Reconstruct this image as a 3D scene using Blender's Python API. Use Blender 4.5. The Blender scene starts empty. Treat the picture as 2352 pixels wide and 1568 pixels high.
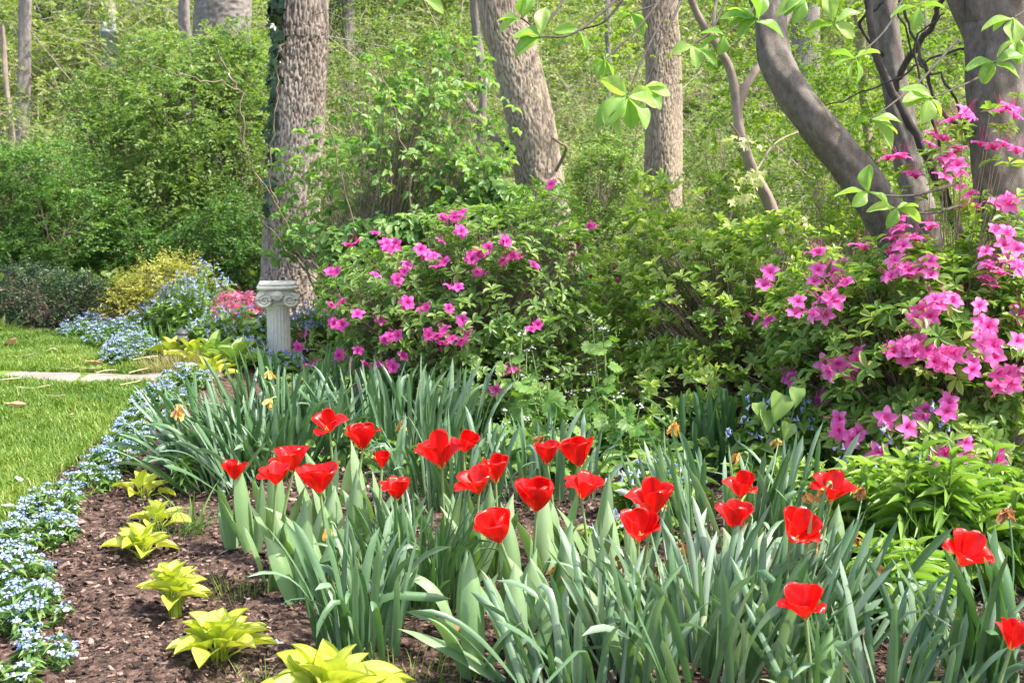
import bpy, math, random
import numpy as np
from mathutils import Vector

random.seed(7)
rng = np.random.default_rng(7)
C = bpy.context.scene.collection
SC = bpy.context.scene
R = math.radians

# ------------------------------------------------------------------ camera, sky, sun, exposure
W, H, F = 2352.0, 1568.0, 2800.0        # photograph in working units, focal length in the same units
CAMZ, PITCH = 1.4, R(8.0)
cam_data = bpy.data.cameras.new('camera')
cam = bpy.data.objects.new('camera', cam_data)
C.objects.link(cam)
cam.location = (0, 0, CAMZ)
cam.rotation_euler = (R(90) - PITCH, 0, 0)
cam_data.sensor_width = 36.0
cam_data.lens = F / W * 36.0
cam_data.clip_start, cam_data.clip_end = 0.05, 400
cam_data.dof.use_dof = True
cam_data.dof.focus_distance = 4.6
cam_data.dof.aperture_fstop = 8.0
SC.camera = cam

SUN_EL, SUN_AZ = R(58), R(104)            # azimuth measured from the viewing direction towards the right
world = bpy.data.worlds.new('World')
SC.world = world
world.use_nodes = True
wn = world.node_tree
sky = wn.nodes.new('ShaderNodeTexSky')
sky.sky_type = 'NISHITA'
sky.sun_disc = False
sky.sun_elevation = SUN_EL
sky.sun_rotation = SUN_AZ
sky.air_density = 1.0
sky.dust_density = 4.0
sky.ozone_density = 1.0
bg = wn.nodes['Background']
bg.inputs['Strength'].default_value = 0.15
wn.links.new(sky.outputs['Color'], bg.inputs['Color'])
sd = bpy.data.lights.new('sun', 'SUN')
sd.energy = 2.9
sd.angle = R(0.5)
sd.color = (1.0, 0.95, 0.86)
sun = bpy.data.objects.new('sun', sd)
C.objects.link(sun)
TOSUN = Vector((math.cos(SUN_EL) * math.sin(SUN_AZ), math.cos(SUN_EL) * math.cos(SUN_AZ), math.sin(SUN_EL)))
sun.rotation_euler = (-TOSUN).to_track_quat('-Z', 'Y').to_euler()
sun.location = TOSUN * 30
SC.view_settings.view_transform = 'Standard'
SC.view_settings.look = 'None'
SC.view_settings.exposure = 1.55
SC.view_settings.gamma = 1.0
SC.view_settings.use_curve_mapping = False
SC.cycles.max_bounces = 8
SC.cycles.diffuse_bounces = 4
SC.cycles.transmission_bounces = 6
SC.cycles.sample_clamp_indirect = 6.0

# ------------------------------------------------------------------ geometry helpers
def ray(px, py):
    x, v = (px - W / 2) / F, -(py - H / 2) / F
    return np.array([x, math.cos(PITCH) + v * math.sin(PITCH), -math.sin(PITCH) + v * math.cos(PITCH)])
def at(px, py, Y):
    d = ray(px, py)
    return np.array([0, 0, CAMZ]) + d * (Y / d[1])
def gnd(px, py, z=0.0):
    d = ray(px, py)
    return np.array([0, 0, CAMZ]) + d * ((z - CAMZ) / d[2])
def S(px, Y):
    return px * Y / F
def smooth(a, b, x):
    t = np.clip((np.asarray(x, float) - a) / (b - a), 0, 1)
    return t * t * (3 - 2 * t)
def tz(x, y):                            # height of the ground
    x, y = np.asarray(x, float), np.asarray(y, float)
    n = 0.010 * np.sin(x * 5.1 + y * 2.3) + 0.008 * np.sin(x * 9.7 - y * 7.9 + 1) + 0.006 * np.sin(y * 13.1 + x * 3.7)
    yy = y + 0.10 * x
    hill = np.where(yy > 12, 0.012 * np.clip(yy - 12, 0, 9) ** 2 + 0.30 * np.clip(yy - 21, 0, 80), 0)
    hill = hill + smooth(13, 20, y) * 0.35 * np.sin(x * .55 + 2) * np.sin(y * .4)
    return n * smooth(0.5, 2.0, y) + hill
def nrm(v):
    v = np.asarray(v, float)
    return v / np.maximum(np.linalg.norm(v, axis=-1, keepdims=True), 1e-9)
def rdir(n):
    return nrm(rng.normal(size=(n, 3)))

class MB:
    """Collects vertices, tris and quads with a per-vertex tint; builds ONE mesh object."""
    def __init__(self):
        self.v, self.t, self.q, self.c, self.n = [], [], [], [], 0
        self.tm, self.qm = [], []
    def add(self, v, faces, tint=0.5, mat=0):
        v = np.asarray(v, float).reshape(-1, 3)
        f = np.asarray(faces, int)
        self.v.append(v)
        self.c.append(np.broadcast_to(np.asarray(tint, float), (len(v),)))
        if f.shape[1] == 3:
            self.t.append(f + self.n); self.tm.append(np.full(len(f), mat))
        else:
            self.q.append(f + self.n); self.qm.append(np.full(len(f), mat))
        self.n += len(v)
        return self
    def inst(self, tmpl, P, D, N, L, Wd, tint, mat=0):
        """Copies a leaf template (u across, v along, w off the face) to many places."""
        tv, tf = tmpl[0], tmpl[1]
        P, D = np.asarray(P, float), nrm(D)
        n = len(P)
        Sd = nrm(np.cross(D, N))
        Nn = np.cross(Sd, D)
        L = np.broadcast_to(np.asarray(L, float), (n,))[:, None, None]
        Wd = np.broadcast_to(np.asarray(Wd, float), (n,))[:, None, None]
        v = P[:, None, :] + Sd[:, None, :] * (tv[None, :, 0:1] * Wd) + D[:, None, :] * (tv[None, :, 1:2] * L) + Nn[:, None, :] * (tv[None, :, 2:3] * L)
        k = len(tv)
        f = (tf[None] + (np.arange(n) * k)[:, None, None]).reshape(-1, tf.shape[1])
        tt = np.broadcast_to(np.asarray(tint, float), (n,))
        if len(tmpl) > 2:
            c = np.clip(tt[:, None] + tmpl[2][None, :], 0, 1).reshape(-1)
        else:
            c = np.repeat(tt, k)
        return self.add(v.reshape(-1, 3), f, c, mat)
    def tubes(self, P, Rr, sides=5, tint=0.5, mat=0, cap=False):
        P = np.asarray(P, float)
        if P.ndim == 2:
            P = P[None]
        n, K, _ = P.shape
        Rr = np.broadcast_to(np.asarray(Rr, float), (n, K))
        T = np.gradient(P, axis=1)
        T = nrm(T)
        ref = np.where(np.abs(T[:, :1, 2:3]) > .9, np.array([1., 0, 0]), np.array([0, 0, 1.]))
        A = nrm(np.cross(T, np.broadcast_to(ref, T.shape)))
        B = np.cross(T, A)
        an = np.arange(sides) * 2 * math.pi / sides
        v = P[:, :, None, :] + Rr[:, :, None, None] * (A[:, :, None, :] * np.cos(an)[None, None, :, None] + B[:, :, None, :] * np.sin(an)[None, None, :, None])
        i = np.arange(K - 1)[:, None] * sides
        j = np.arange(sides)[None, :]
        f = np.stack([i + j, i + (j + 1) % sides, i + sides + (j + 1) % sides, i + sides + j], -1).reshape(-1, 4)
        f = (f[None] + (np.arange(n) * K * sides)[:, None, None]).reshape(-1, 4)
        tt = np.broadcast_to(np.asarray(tint, float), (n,))
        self.add(v.reshape(-1, 3), f, np.repeat(tt, K * sides), mat)
        return self
    def grid(self, G, tint=0.5, mat=0, closed_u=False):
        """G: rows x cols x 3 -> quads."""
        G = np.asarray(G, float)
        r, c = G.shape[:2]
        i = np.arange(r - 1)[:, None] * c
        if closed_u:
            j = np.arange(c)[None, :]
            jn = (j + 1) % c
        else:
            j = np.arange(c - 1)[None, :]
            jn = j + 1
        f = np.stack([i + j, i + jn, i + c + jn, i + c + j], -1).reshape(-1, 4)
        t = np.asarray(tint, float)
        t = t.reshape(-1) if t.ndim > 1 else t
        return self.add(G.reshape(-1, 3), f, t, mat)
    def mesh(self, name, smooth=True):
        me = bpy.data.meshes.new(name)
        v = np.concatenate(self.v)
        t = np.concatenate(self.t) if self.t else np.zeros((0, 3), int)
        q = np.concatenate(self.q) if self.q else np.zeros((0, 4), int)
        m = np.concatenate(self.tm + self.qm)
        me.vertices.add(len(v)); me.vertices.foreach_set('co', v.astype(np.float32).ravel())
        li = np.concatenate([t.ravel(), q.ravel()]).astype(np.int32)
        me.loops.add(len(li)); me.loops.foreach_set('vertex_index', li)
        st = np.concatenate([np.arange(len(t)) * 3, len(t) * 3 + np.arange(len(q)) * 4]).astype(np.int32)
        me.polygons.add(len(st))
        me.polygons.foreach_set('loop_start', st)
        me.polygons.foreach_set('material_index', m.astype(np.int32))
        me.polygons.foreach_set('use_smooth', np.full(len(st), bool(smooth)))
        me.update(calc_edges=True)
        a = me.attributes.new('tint', 'FLOAT', 'POINT')
        a.data.foreach_set('value', np.concatenate(self.c).astype(np.float32))
        return me
    def build(self, name, mats, parent=None, smooth=True, origin=None):
        if origin is not None:
            o0 = np.asarray(origin, float)
            self.v = [x - o0 for x in self.v]
        me = self.mesh(name, smooth)
        for m in (mats if isinstance(mats, (list, tuple)) else [mats]):
            me.materials.append(m)
        o = bpy.data.objects.new(name, me)
        C.objects.link(o)
        if parent is not None:
            o.parent = parent
        if origin is not None:
            o.location = Vector(origin)
        return o

def tag(o, label=None, cat=None, group=None, kind=None):
    if label: o['label'] = label
    if cat: o['category'] = cat
    if group: o['group'] = group
    if kind: o['kind'] = kind
    return o
def thing(name, label, cat, loc=(0, 0, 0), rz=0.0, group=None):
    o = bpy.data.objects.new(name, None)
    o.empty_display_size = .1
    C.objects.link(o)
    o.location = Vector(loc)
    o.rotation_euler = (0, 0, rz)
    return tag(o, label, cat, group)
def linked(name, me, parent, loc=(0, 0, 0), rot=(0, 0, 0), sc=1.0):
    o = bpy.data.objects.new(name, me)
    C.objects.link(o)
    o.parent = parent
    o.location = Vector(loc)
    o.rotation_euler = rot
    o.scale = (sc, sc, sc) if np.isscalar(sc) else sc
    return o

# ------------------------------------------------------------------ leaf templates (u, v, w)
def kite(fold=.10, wide=.45):
    return (np.array([[0, 0, 0], [-.5, wide, fold], [0, 1, -.06], [.5, wide, fold]]), np.array([[0, 2, 1], [0, 3, 2]]))
KITE = kite()
def grid_leaf(nv=5, prof=None, curl=.25, fold=.12, wave=0.0, half=1):
    """Leaf with a midrib: rows along, 2*half+1 across."""
    vs = np.linspace(0, 1, nv + 1)
    rows = []
    for v in vs:
        w = prof(v)
        for k in range(-half, half + 1):
            u = k / half
            rows.append([u * w * .5, v, abs(u) * fold * w - curl * v * v + wave * math.sin(v * 9 + k) * abs(u) * .05])
    tv = np.array(rows)
    c = 2 * half + 1
    f = []
    for i in range(nv):
        for j in range(c - 1):
            f.append([i * c + j, i * c + j + 1, (i + 1) * c + j + 1, (i + 1) * c + j])
    tint = np.array([(-.12 if abs(k) == 0 else 0.0) for v in vs for k in range(-half, half + 1)])
    return (tv, np.array(f), tint)
P_OVATE = lambda v: max(.02, math.sin(math.pi * min(1, v ** .8)) ** .8)
P_OBOV = lambda v: max(.02, math.sin(math.pi * v ** 1.35) ** .75)
P_LANCE = lambda v: max(.02, math.sin(math.pi * v ** .75) ** .95)
P_HEART = lambda v: max(.02, (math.sin(math.pi * (v * .86 + .14) ** .62) ** .9)) if v < 1 else .02
L_OVATE = grid_leaf(4, P_OVATE, .22, .22)
L_CORD = grid_leaf(10, P_HEART, .30, .16, wave=.6, half=3)
L_OBOV = grid_leaf(4, P_OBOV, .18, .16)
L_BIG = grid_leaf(24, P_OBOV, .30, .14, wave=.6, half=4)
L_BIG[2][:] = [-.16 if abs(u) < .01 else (-.10 if math.sin((v * 1.0 - abs(u) * .22) * 62) > .72 else .04) for v in np.linspace(0, 1, 25) for u in np.linspace(-1, 1, 9)]
L_LANCE = grid_leaf(6, P_LANCE, .45, .25, half=1)
L_HOSTA = grid_leaf(12, lambda v: max(.03, math.sin(math.pi * (v * .94 + .05) ** .72) ** .72) if v < .999 else .02, .30, .30, wave=.6, half=6)
L_HOSTA[0][:, 2] += np.array([.010 * math.cos(k * math.pi) for v in range(13) for k in range(-6, 7)])
L_HOSTA[2][:] = [(.10 if k % 2 else -.10) - (.05 if k == 0 else 0) for v in range(13) for k in range(-6, 7)]
def star_leaf(lobes=5, depth=.42):
    pts, ang = [[0, .1, 0]], np.linspace(-2.2, 2.2, lobes)
    for i, a in enumerate(ang):
        ln = (1 - .28 * abs(a) / 2.2) * .75
        pts.append([math.sin(a) * ln * .8, .15 + math.cos(a) * ln * .85, -.10])
        if i < lobes - 1:
            m = (a + ang[i + 1]) / 2
            pts.append([math.sin(m) * depth * .7, .15 + math.cos(m) * depth * .7, .03])
    f = [[0, i + 1, i] for i in range(1, len(pts) - 1)]
    return (np.array(pts), np.array(f))
STAR = star_leaf()
def tooth_leaf():
    """broad heart-shaped leaf with a toothed margin and sunk veins"""
    n = 26
    pts = [[0, .32, -.05]]
    for i in range(n):
        a = -math.pi + 2 * math.pi * (i + .5) / n
        r = .50 * (1 + .10 * math.cos(a) + .14 * max(0, math.cos(a)) ** 8 - .30 * (abs(a) > 2.6)) * (1.13 if i % 2 else .88)
        pts.append([math.sin(a) * r * 1.05, .42 + math.cos(a) * r * 1.02, .05 * math.cos(3 * a) - .10 * max(0, math.cos(a))])
    mid = [[p[0] * .6, .32 + (p[1] - .32) * .6, p[2] * .4 + (.02 if i % 4 else -.03)] for i, p in enumerate(pts[1:])]
    pts = pts + mid
    f = [[0, n + i, n + i % n + 1] for i in range(1, n + 1)]
    f += [[n + i, i, i % n + 1] for i in range(1, n + 1)] + [[n + i, i % n + 1, n + i % n + 1] for i in range(1, n + 1)]
    return (np.array(pts), np.array(f), np.array([-.2] + [0.05 if i % 2 else -.08 for i in range(n)] + [-.16 if i % 4 == 0 else .10 for i in range(n)]))
TOOTH = tooth_leaf()
PENTA = (np.array([[0, .0, .08]] + [[math.sin(a) * r, math.cos(a) * r, 0] for k in range(5) for a, r in ((k * 1.2566, .5), (k * 1.2566 + .628, .36))]),
         np.array([[0, i, i % 10 + 1] for i in range(1, 11)]), np.array([.45] + [0] * 10))

# ------------------------------------------------------------------ materials
def newmat(name):
    m = bpy.data.materials.new(name)
    m.use_nodes = True
    nt = m.node_tree
    nt.nodes.clear()
    out = nt.nodes.new('ShaderNodeOutputMaterial')
    return m, nt, out
def ramp(nt, stops, fac=None):
    r = nt.nodes.new('ShaderNodeValToRGB')
    e = r.color_ramp.elements
    while len(e) < len(stops): e.new(.5)
    for i, (p, c) in enumerate(stops):
        e[i].position = p
        e[i].color = (*c, 1)
    if fac is not None: nt.links.new(fac, r.inputs['Fac'])
    return r
def attr(nt):
    a = nt.nodes.new('ShaderNodeAttribute')
    a.attribute_name = 'tint'
    return a
def noise(nt, scale, detail=4, rough=.55, vec=None, coord='Object'):
    tc = nt.nodes.new('ShaderNodeTexCoord')
    n = nt.nodes.new('ShaderNodeTexNoise')
    n.inputs['Scale'].default_value = scale
    n.inputs['Detail'].default_value = detail
    n.inputs['Roughness'].default_value = rough
    if vec is None: nt.links.new(tc.outputs[coord], n.inputs['Vector'])
    else:
        mp = nt.nodes.new('ShaderNodeMapping')
        mp.inputs['Scale'].default_value = vec
        nt.links.new(tc.outputs[coord], mp.inputs['Vector'])
        nt.links.new(mp.outputs['Vector'], n.inputs['Vector'])
    return n
def leaf_mat(name, stops, trans=.38, rough=.45, spec=.4, tscale=(1.25, 1.35, .55), nscale=9.0, namp=.25, bump=0.0, bscale=60, sheen=0.0):
    m, nt, out = newmat(name)
    a = attr(nt)
    n = noise(nt, nscale, 3)
    ma = nt.nodes.new('ShaderNodeMath'); ma.operation = 'MULTIPLY_ADD'
    nt.links.new(n.outputs['Fac'], ma.inputs[0])
    ma.inputs[1].default_value = namp
    ma2 = nt.nodes.new('ShaderNodeMath'); ma2.operation = 'SUBTRACT'
    nt.links.new(a.outputs['Fac'], ma2.inputs[0]); ma2.inputs[1].default_value = namp / 2
    nt.links.new(ma2.outputs[0], ma.inputs[2])
    r = ramp(nt, stops, ma.outputs[0])
    p = nt.nodes.new('ShaderNodeBsdfPrincipled')
    p.inputs['Roughness'].default_value = rough
    p.inputs['Specular IOR Level'].default_value = spec
    nt.links.new(r.outputs['Color'], p.inputs['Base Color'])
    tr = nt.nodes.new('ShaderNodeBsdfTranslucent')
    mul = nt.nodes.new('ShaderNodeMix'); mul.data_type = 'RGBA'; mul.blend_type = 'MULTIPLY'
    mul.inputs['Factor'].default_value = 1
    nt.links.new(r.outputs['Color'], mul.inputs[6])
    mul.inputs[7].default_value = (*tscale, 1)
    nt.links.new(mul.outputs[2], tr.inputs['Color'])
    mx = nt.nodes.new('ShaderNodeMixShader')
    mx.inputs['Fac'].default_value = trans
    nt.links.new(p.outputs[0], mx.inputs[1]); nt.links.new(tr.outputs[0], mx.inputs[2])
    nt.links.new(mx.outputs[0], out.inputs['Surface'])
    if bump > 0:
        nb = noise(nt, bscale, 2)
        b = nt.nodes.new('ShaderNodeBump')
        b.inputs['Strength'].default_value = bump
        b.inputs['Distance'].default_value = .004
        nt.links.new(nb.outputs['Fac'], b.inputs['Height'])
        nt.links.new(b.outputs[0], p.inputs['Normal'])
    return m
def surf_mat(name, stops, scale=8, detail=6, rough=.85, bump=.3, bdist=.01, vec=None, use_tint=0.0, spec=.25, bscale=None, bvec=None):
    m, nt, out = newmat(name)
    n = noise(nt, scale, detail, .62, vec)
    fac = n.outputs['Fac']
    if use_tint > 0:
        a = attr(nt)
        mx = nt.nodes.new('ShaderNodeMix'); mx.data_type = 'FLOAT'
        mx.inputs[0].default_value = use_tint
        nt.links.new(fac, mx.inputs[2]); nt.links.new(a.outputs['Fac'], mx.inputs[3])
        fac = mx.outputs[0]
    r = ramp(nt, stops, fac)
    p = nt.nodes.new('ShaderNodeBsdfPrincipled')
    p.inputs['Roughness'].default_value = rough
    p.inputs['Specular IOR Level'].default_value = spec
    nt.links.new(r.outputs['Color'], p.inputs['Base Color'])
    nb = noise(nt, bscale or scale * 2.5, detail, .6, bvec if bvec is not None else vec)
    b = nt.nodes.new('ShaderNodeBump')
    b.inputs['Strength'].default_value = bump
    b.inputs['Distance'].default_value = bdist
    nt.links.new(nb.outputs['Fac'], b.inputs['Height'])
    nt.links.new(b.outputs[0], p.inputs['Normal'])
    nt.links.new(p.outputs[0], out.inputs['Surface'])
    return m

M = {}
M['fresh'] = leaf_mat('fresh_leaf', [(0, (.080, .15, .032)), (.5, (.17, .28, .075)), (1, (.31, .41, .14))], trans=.44)
M['midgreen'] = leaf_mat('shrub_leaf', [(0, (.040, .105, .022)), (.5, (.115, .24, .055)), (1, (.22, .37, .09))])
M['darkgreen'] = leaf_mat('dark_leaf', [(0, (.020, .045, .018)), (.5, (.045, .085, .035)), (1, (.11, .16, .07))], trans=.15, rough=.3)
M['conifer'] = leaf_mat('needle', [(0, (.030, .055, .020)), (.6, (.065, .10, .035)), (1, (.13, .16, .06))], trans=.15)
M['wood'] = leaf_mat('woodland_leaf', [(0, (.075, .145, .028)), (.4, (.17, .275, .060)), (.72, (.28, .37, .10)), (1, (.42, .45, .16))], trans=.42)
M['maple'] = leaf_mat('maple_leaf', [(0, (.10, .20, .02)), (.5, (.20, .34, .035)), (1, (.33, .43, .06))], trans=.45)
M['palemaple'] = leaf_mat('pale_maple_leaf', [(0, (.45, .50, .18)), (1, (.68, .68, .34))], trans=.35)
M['yellowbush'] = leaf_mat('yellow_leaf', [(0, (.16, .17, .025)), (.4, (.32, .33, .06)), (1, (.58, .55, .16))], trans=.35)
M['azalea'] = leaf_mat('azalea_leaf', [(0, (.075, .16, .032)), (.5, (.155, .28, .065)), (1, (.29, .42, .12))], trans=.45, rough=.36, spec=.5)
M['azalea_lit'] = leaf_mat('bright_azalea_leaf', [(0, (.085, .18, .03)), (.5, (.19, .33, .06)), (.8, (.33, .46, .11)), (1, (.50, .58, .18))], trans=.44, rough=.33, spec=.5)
M['dogwood'] = leaf_mat('broad_shrub_leaf', [(0, (.08, .19, .045)), (.5, (.17, .32, .085)), (1, (.32, .46, .15))], trans=.45, rough=.4)
M['magnolia_leaf'] = leaf_mat('magnolia_leaf', [(0, (.14, .30, .05)), (.5, (.26, .44, .09)), (1, (.40, .56, .16))], trans=.45, rough=.42)
M['ivy'] = leaf_mat('ivy_leaf', [(0, (.012, .035, .010)), (1, (.05, .10, .03))], trans=.12, rough=.3)
M['daff'] = leaf_mat('daffodil_leaf', [(0, (.055, .13, .040)), (.35, (.095, .19, .080)), (.65, (.16, .26, .155)), (.88, (.27, .36, .26)), (.96, (.50, .42, .22)), (1, (.48, .33, .16))], trans=.20, rough=.38, spec=.5, tscale=(1.1, 1.4, .5), bump=.15, bscale=90)
M['tulipleaf'] = leaf_mat('tulip_leaf', [(0, (.11, .22, .07)), (.5, (.19, .31, .13)), (1, (.29, .40, .22))], trans=.22, rough=.45, tscale=(1.1, 1.35, .5), bump=.1)
M['hosta'] = leaf_mat('hosta_leaf', [(0, (.28, .40, .03)), (.5, (.48, .56, .06)), (1, (.64, .67, .17))], trans=.30, rough=.42, tscale=(1.1, 1.1, .4))
M['stemgreen'] = leaf_mat('green_stem', [(0, (.14, .24, .07)), (1, (.28, .36, .14))], trans=.05)
M['lime'] = leaf_mat('lime_leaf', [(0, (.09, .20, .028)), (.5, (.19, .34, .06)), (1, (.36, .50, .14))], trans=.38, rough=.38)
M['mustard'] = leaf_mat('toothed_leaf', [(0, (.055, .15, .022)), (.5, (.11, .25, .045)), (1, (.24, .38, .10))], trans=.42, rough=.45)
M['bluebell_leaf'] = leaf_mat('soft_leaf', [(0, (.13, .25, .05)), (.5, (.24, .38, .09)), (1, (.38, .50, .16))], trans=.35)
M['forget_leaf'] = leaf_mat('small_border_leaf', [(0, (.07, .15, .035)), (.5, (.15, .27, .07)), (1, (.27, .38, .13))], trans=.30)
M['grass'] = leaf_mat('grass_blade', [(0, (.065, .15, .016)), (.5, (.155, .26, .032)), (.85, (.28, .36, .07)), (1, (.45, .44, .17))], trans=.35, nscale=1.3, namp=.45)
M['drygrass'] = leaf_mat('dry_grass_blade', [(0, (.20, .22, .06)), (.6, (.38, .34, .12)), (1, (.56, .46, .22))], trans=.25)
M['red'] = leaf_mat('red_petal', [(0, (.38, .001, .004)), (.3, (.60, .004, .006)), (.55, (.78, .010, .008)), (.85, (.88, .045, .030)), (1, (.90, .50, .10))], trans=.40, rough=.30, spec=.5, tscale=(1.1, .8, .6), namp=.30, nscale=70)
M['yellowcentre'] = leaf_mat('yellow_centre', [(0, (.75, .55, .10)), (1, (.90, .80, .35))], trans=.1)
M['magenta'] = leaf_mat('magenta_petal', [(0, (.60, .03, .18)), (.3, (.76, .09, .42)), (.6, (.84, .20, .56)), (1, (.92, .42, .72))], trans=.40, tscale=(1.15, 1.0, 1.0), namp=.2, nscale=20, spec=.2)
M['mauve'] = leaf_mat('mauve_petal', [(0, (.50, .02, .18)), (.3, (.66, .055, .36)), (.6, (.76, .12, .48)), (1, (.86, .30, .64))], trans=.42, tscale=(1.15, 1, 1), namp=.2, nscale=20, spec=.2)
M['pink'] = leaf_mat('pink_petal', [(0, (.78, .14, .24)), (.5, (.90, .34, .45)), (1, (.94, .56, .64))], trans=.40, tscale=(1.1, .9, .9), spec=.2)
M['blue'] = leaf_mat('blue_petal', [(0, (.22, .30, .62)), (.5, (.34, .44, .74)), (.8, (.50, .60, .84)), (1, (.80, .80, .70))], trans=.25, tscale=(1, 1, 1), namp=.15, spec=.1)
M['bluebell'] = leaf_mat('bluebell_petal', [(0, (.28, .32, .60)), (.5, (.44, .49, .74)), (1, (.66, .68, .84))], trans=.30, tscale=(1, 1, 1), spec=.1)
M['white'] = leaf_mat('white_floret', [(0, (.75, .78, .70)), (1, (.86, .86, .82))], trans=.2, tscale=(1, 1, 1))
M['wither'] = leaf_mat('withered_flower', [(0, (.34, .17, .08)), (.4, (.58, .34, .15)), (.7, (.80, .45, .08)), (1, (.82, .58, .20))], trans=.25, tscale=(1.1, .9, .6), namp=.35, nscale=60)
M['twig'] = surf_mat('twig_bark', [(.3, (.14, .105, .078)), (.7, (.31, .24, .185))], 14, 4, bump=.2)
M['paletwig'] = surf_mat('pale_twig', [(.3, (.26, .21, .16)), (.7, (.44, .37, .29))], 14, 4, bump=.2)
M['darktwig'] = surf_mat('dark_twig', [(.3, (.045, .038, .032)), (.7, (.12, .10, .085))], 14, 4, bump=.2)
M['oak'] = surf_mat('furrowed_bark', [(.15, (.05, .038, .030)), (.42, (.18, .14, .115)), (.68, (.34, .28, .235)), (.95, (.48, .41, .36))], 30, 8, bump=.9, bdist=.014, vec=(1, 1, .16), use_tint=.80)
M['tan'] = surf_mat('ridged_tan_bark', [(.18, (.075, .055, .04)), (.45, (.24, .185, .14)), (.7, (.38, .31, .235)), (.95, (.50, .42, .33))], 44, 8, bump=.9, bdist=.012, vec=(1, 1, .12), use_tint=.68)
M['smoothbark'] = surf_mat('smooth_grey_bark', [(.26, (.075, .063, .050)), (.42, (.14, .12, .097)), (.60, (.215, .188, .155)), (.76, (.32, .29, .25))], 34, 10, bump=.7, bdist=.006, vec=(1, 1, .55), use_tint=.22, bscale=110, bvec=(1, 1, 1.6))
M['maplebark'] = surf_mat('young_maple_bark', [(.25, (.19, .145, .115)), (.75, (.38, .30, .25))], 9, 5, bump=.3, bdist=.005)
M['greybark'] = surf_mat('grey_bark', [(.2, (.13, .115, .105)), (.8, (.31, .275, .25))], 12, 6, bump=.5, bdist=.02, vec=(1, 1, .4), use_tint=.3)
M['pole'] = surf_mat('weathered_pole', [(.3, (.30, .28, .25)), (.7, (.42, .40, .37))], 6, 4, vec=(1, 1, .1))
M['stone'] = surf_mat('cast_stone', [(.25, (.60, .56, .46)), (.55, (.75, .71, .61)), (.8, (.84, .81, .72))], 16, 7, rough=.9, bump=.25, bdist=.004, use_tint=.25)
M['flag'] = surf_mat('flagstone', [(.25, (.19, .165, .145)), (.55, (.29, .25, .22)), (.8, (.37, .31, .26))], 4, 7, rough=.9, bump=.4, bdist=.006)
M['mulch'] = surf_mat('mulch', [(.30, (.020, .013, .010)), (.46, (.070, .044, .033)), (.60, (.18, .115, .088)), (.78, (.38, .26, .20))], 38, 9, rough=.95, bump=1.0, bdist=.02, bscale=70)
M['chip'] = surf_mat('bark_chip', [(0, (.016, .011, .010)), (.38, (.055, .035, .028)), (.62, (.17, .11, .085)), (.84, (.36, .26, .21)), (.93, (.42, .30, .25)), (1, (.40, .13, .06))], 30, 5, rough=.9, bump=.5, use_tint=.85)
M['litter'] = surf_mat('forest_floor', [(.3, (.10, .085, .05)), (.5, (.20, .165, .11)), (.7, (.20, .24, .07))], 3, 9, rough=.95, bump=.8, bdist=.05)
M['turf'] = surf_mat('turf_soil', [(.3, (.075, .12, .02)), (.7, (.17, .25, .04))], 6, 7, rough=.95, bump=.5)
M['deadleaf'] = leaf_mat('dead_leaf', [(0, (.25, .13, .07)), (.5, (.46, .27, .15)), (1, (.62, .42, .27))], trans=.15, tscale=(1, .9, .7))
M['straw'] = leaf_mat('straw', [(0, (.45, .36, .20)), (1, (.68, .57, .36))], trans=.05)
M['petal'] = leaf_mat('fallen_petal', [(0, (.74, .66, .66)), (1, (.86, .84, .84))], trans=.15, tscale=(1, 1, 1))
def plain(name, col, rough=.5, metal=0.0, scale=20):
    return surf_mat(name, [(.3, tuple(c * .8 for c in col)), (.7, tuple(min(1, c * 1.15) for c in col))], scale, 4, rough=rough, bump=.1, bdist=.002)
M['darkmetal'] = plain('dark_lamp_metal', (.075, .075, .08), .45)
M['lens'] = plain('frosted_lens', (.42, .42, .34), .3)
M['transformer'] = plain('painted_steel', (.36, .42, .44), .5)
M['wire'] = plain('wire', (.34, .33, .32), .6)

# ------------------------------------------------------------------ plant builders
def crom(P, n):
    """Catmull-Rom resample of (k,d) points to n rows."""
    P = np.asarray(P, float)
    k = len(P)
    E = np.vstack([2 * P[0] - P[1], P, 2 * P[-1] - P[-2]])
    t = np.linspace(0, k - 1, n)
    i = np.minimum(t.astype(int), k - 2)
    f = (t - i)[:, None]
    a, b, c, d = E[i], E[i + 1], E[i + 2], E[i + 3]
    return .5 * (2 * b + (c - a) * f + (2 * a - 5 * b + 4 * c - d) * f ** 2 + (3 * b - a - 3 * c + d) * f ** 3)

def cells(u, v, nu, seed):
    """Cellular ridge pattern: 0 in the furrow, 1 on the plate (wraps in u)."""
    def h(i, j, k):
        x = np.sin(i * 127.1 + j * 311.7 + k * 74.7 + seed * 13.7) * 43758.5453
        return x - np.floor(x)
    iu, iv = np.floor(u), np.floor(v)
    f1, f2 = np.full(u.shape, 9.), np.full(u.shape, 9.)
    for a in (-2, -1, 0, 1, 2):
        for b in (-1, 0, 1):
            ci, cj = iu + a, iv + b
            w = np.mod(ci, nu)
            px = ci + .5 + .75 * (h(w, cj, 1) - .5) + .5 * np.mod(cj, 2)
            py = cj + .5 + .8 * (h(w, cj, 2) - .5)
            d = np.sqrt((px - u) ** 2 + (py - v) ** 2)
            f2 = np.where(d < f1, f1, np.minimum(f2, d))
            f1 = np.minimum(f1, d)
    return np.clip((f2 - f1) * 2.7, 0, 1)

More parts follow.
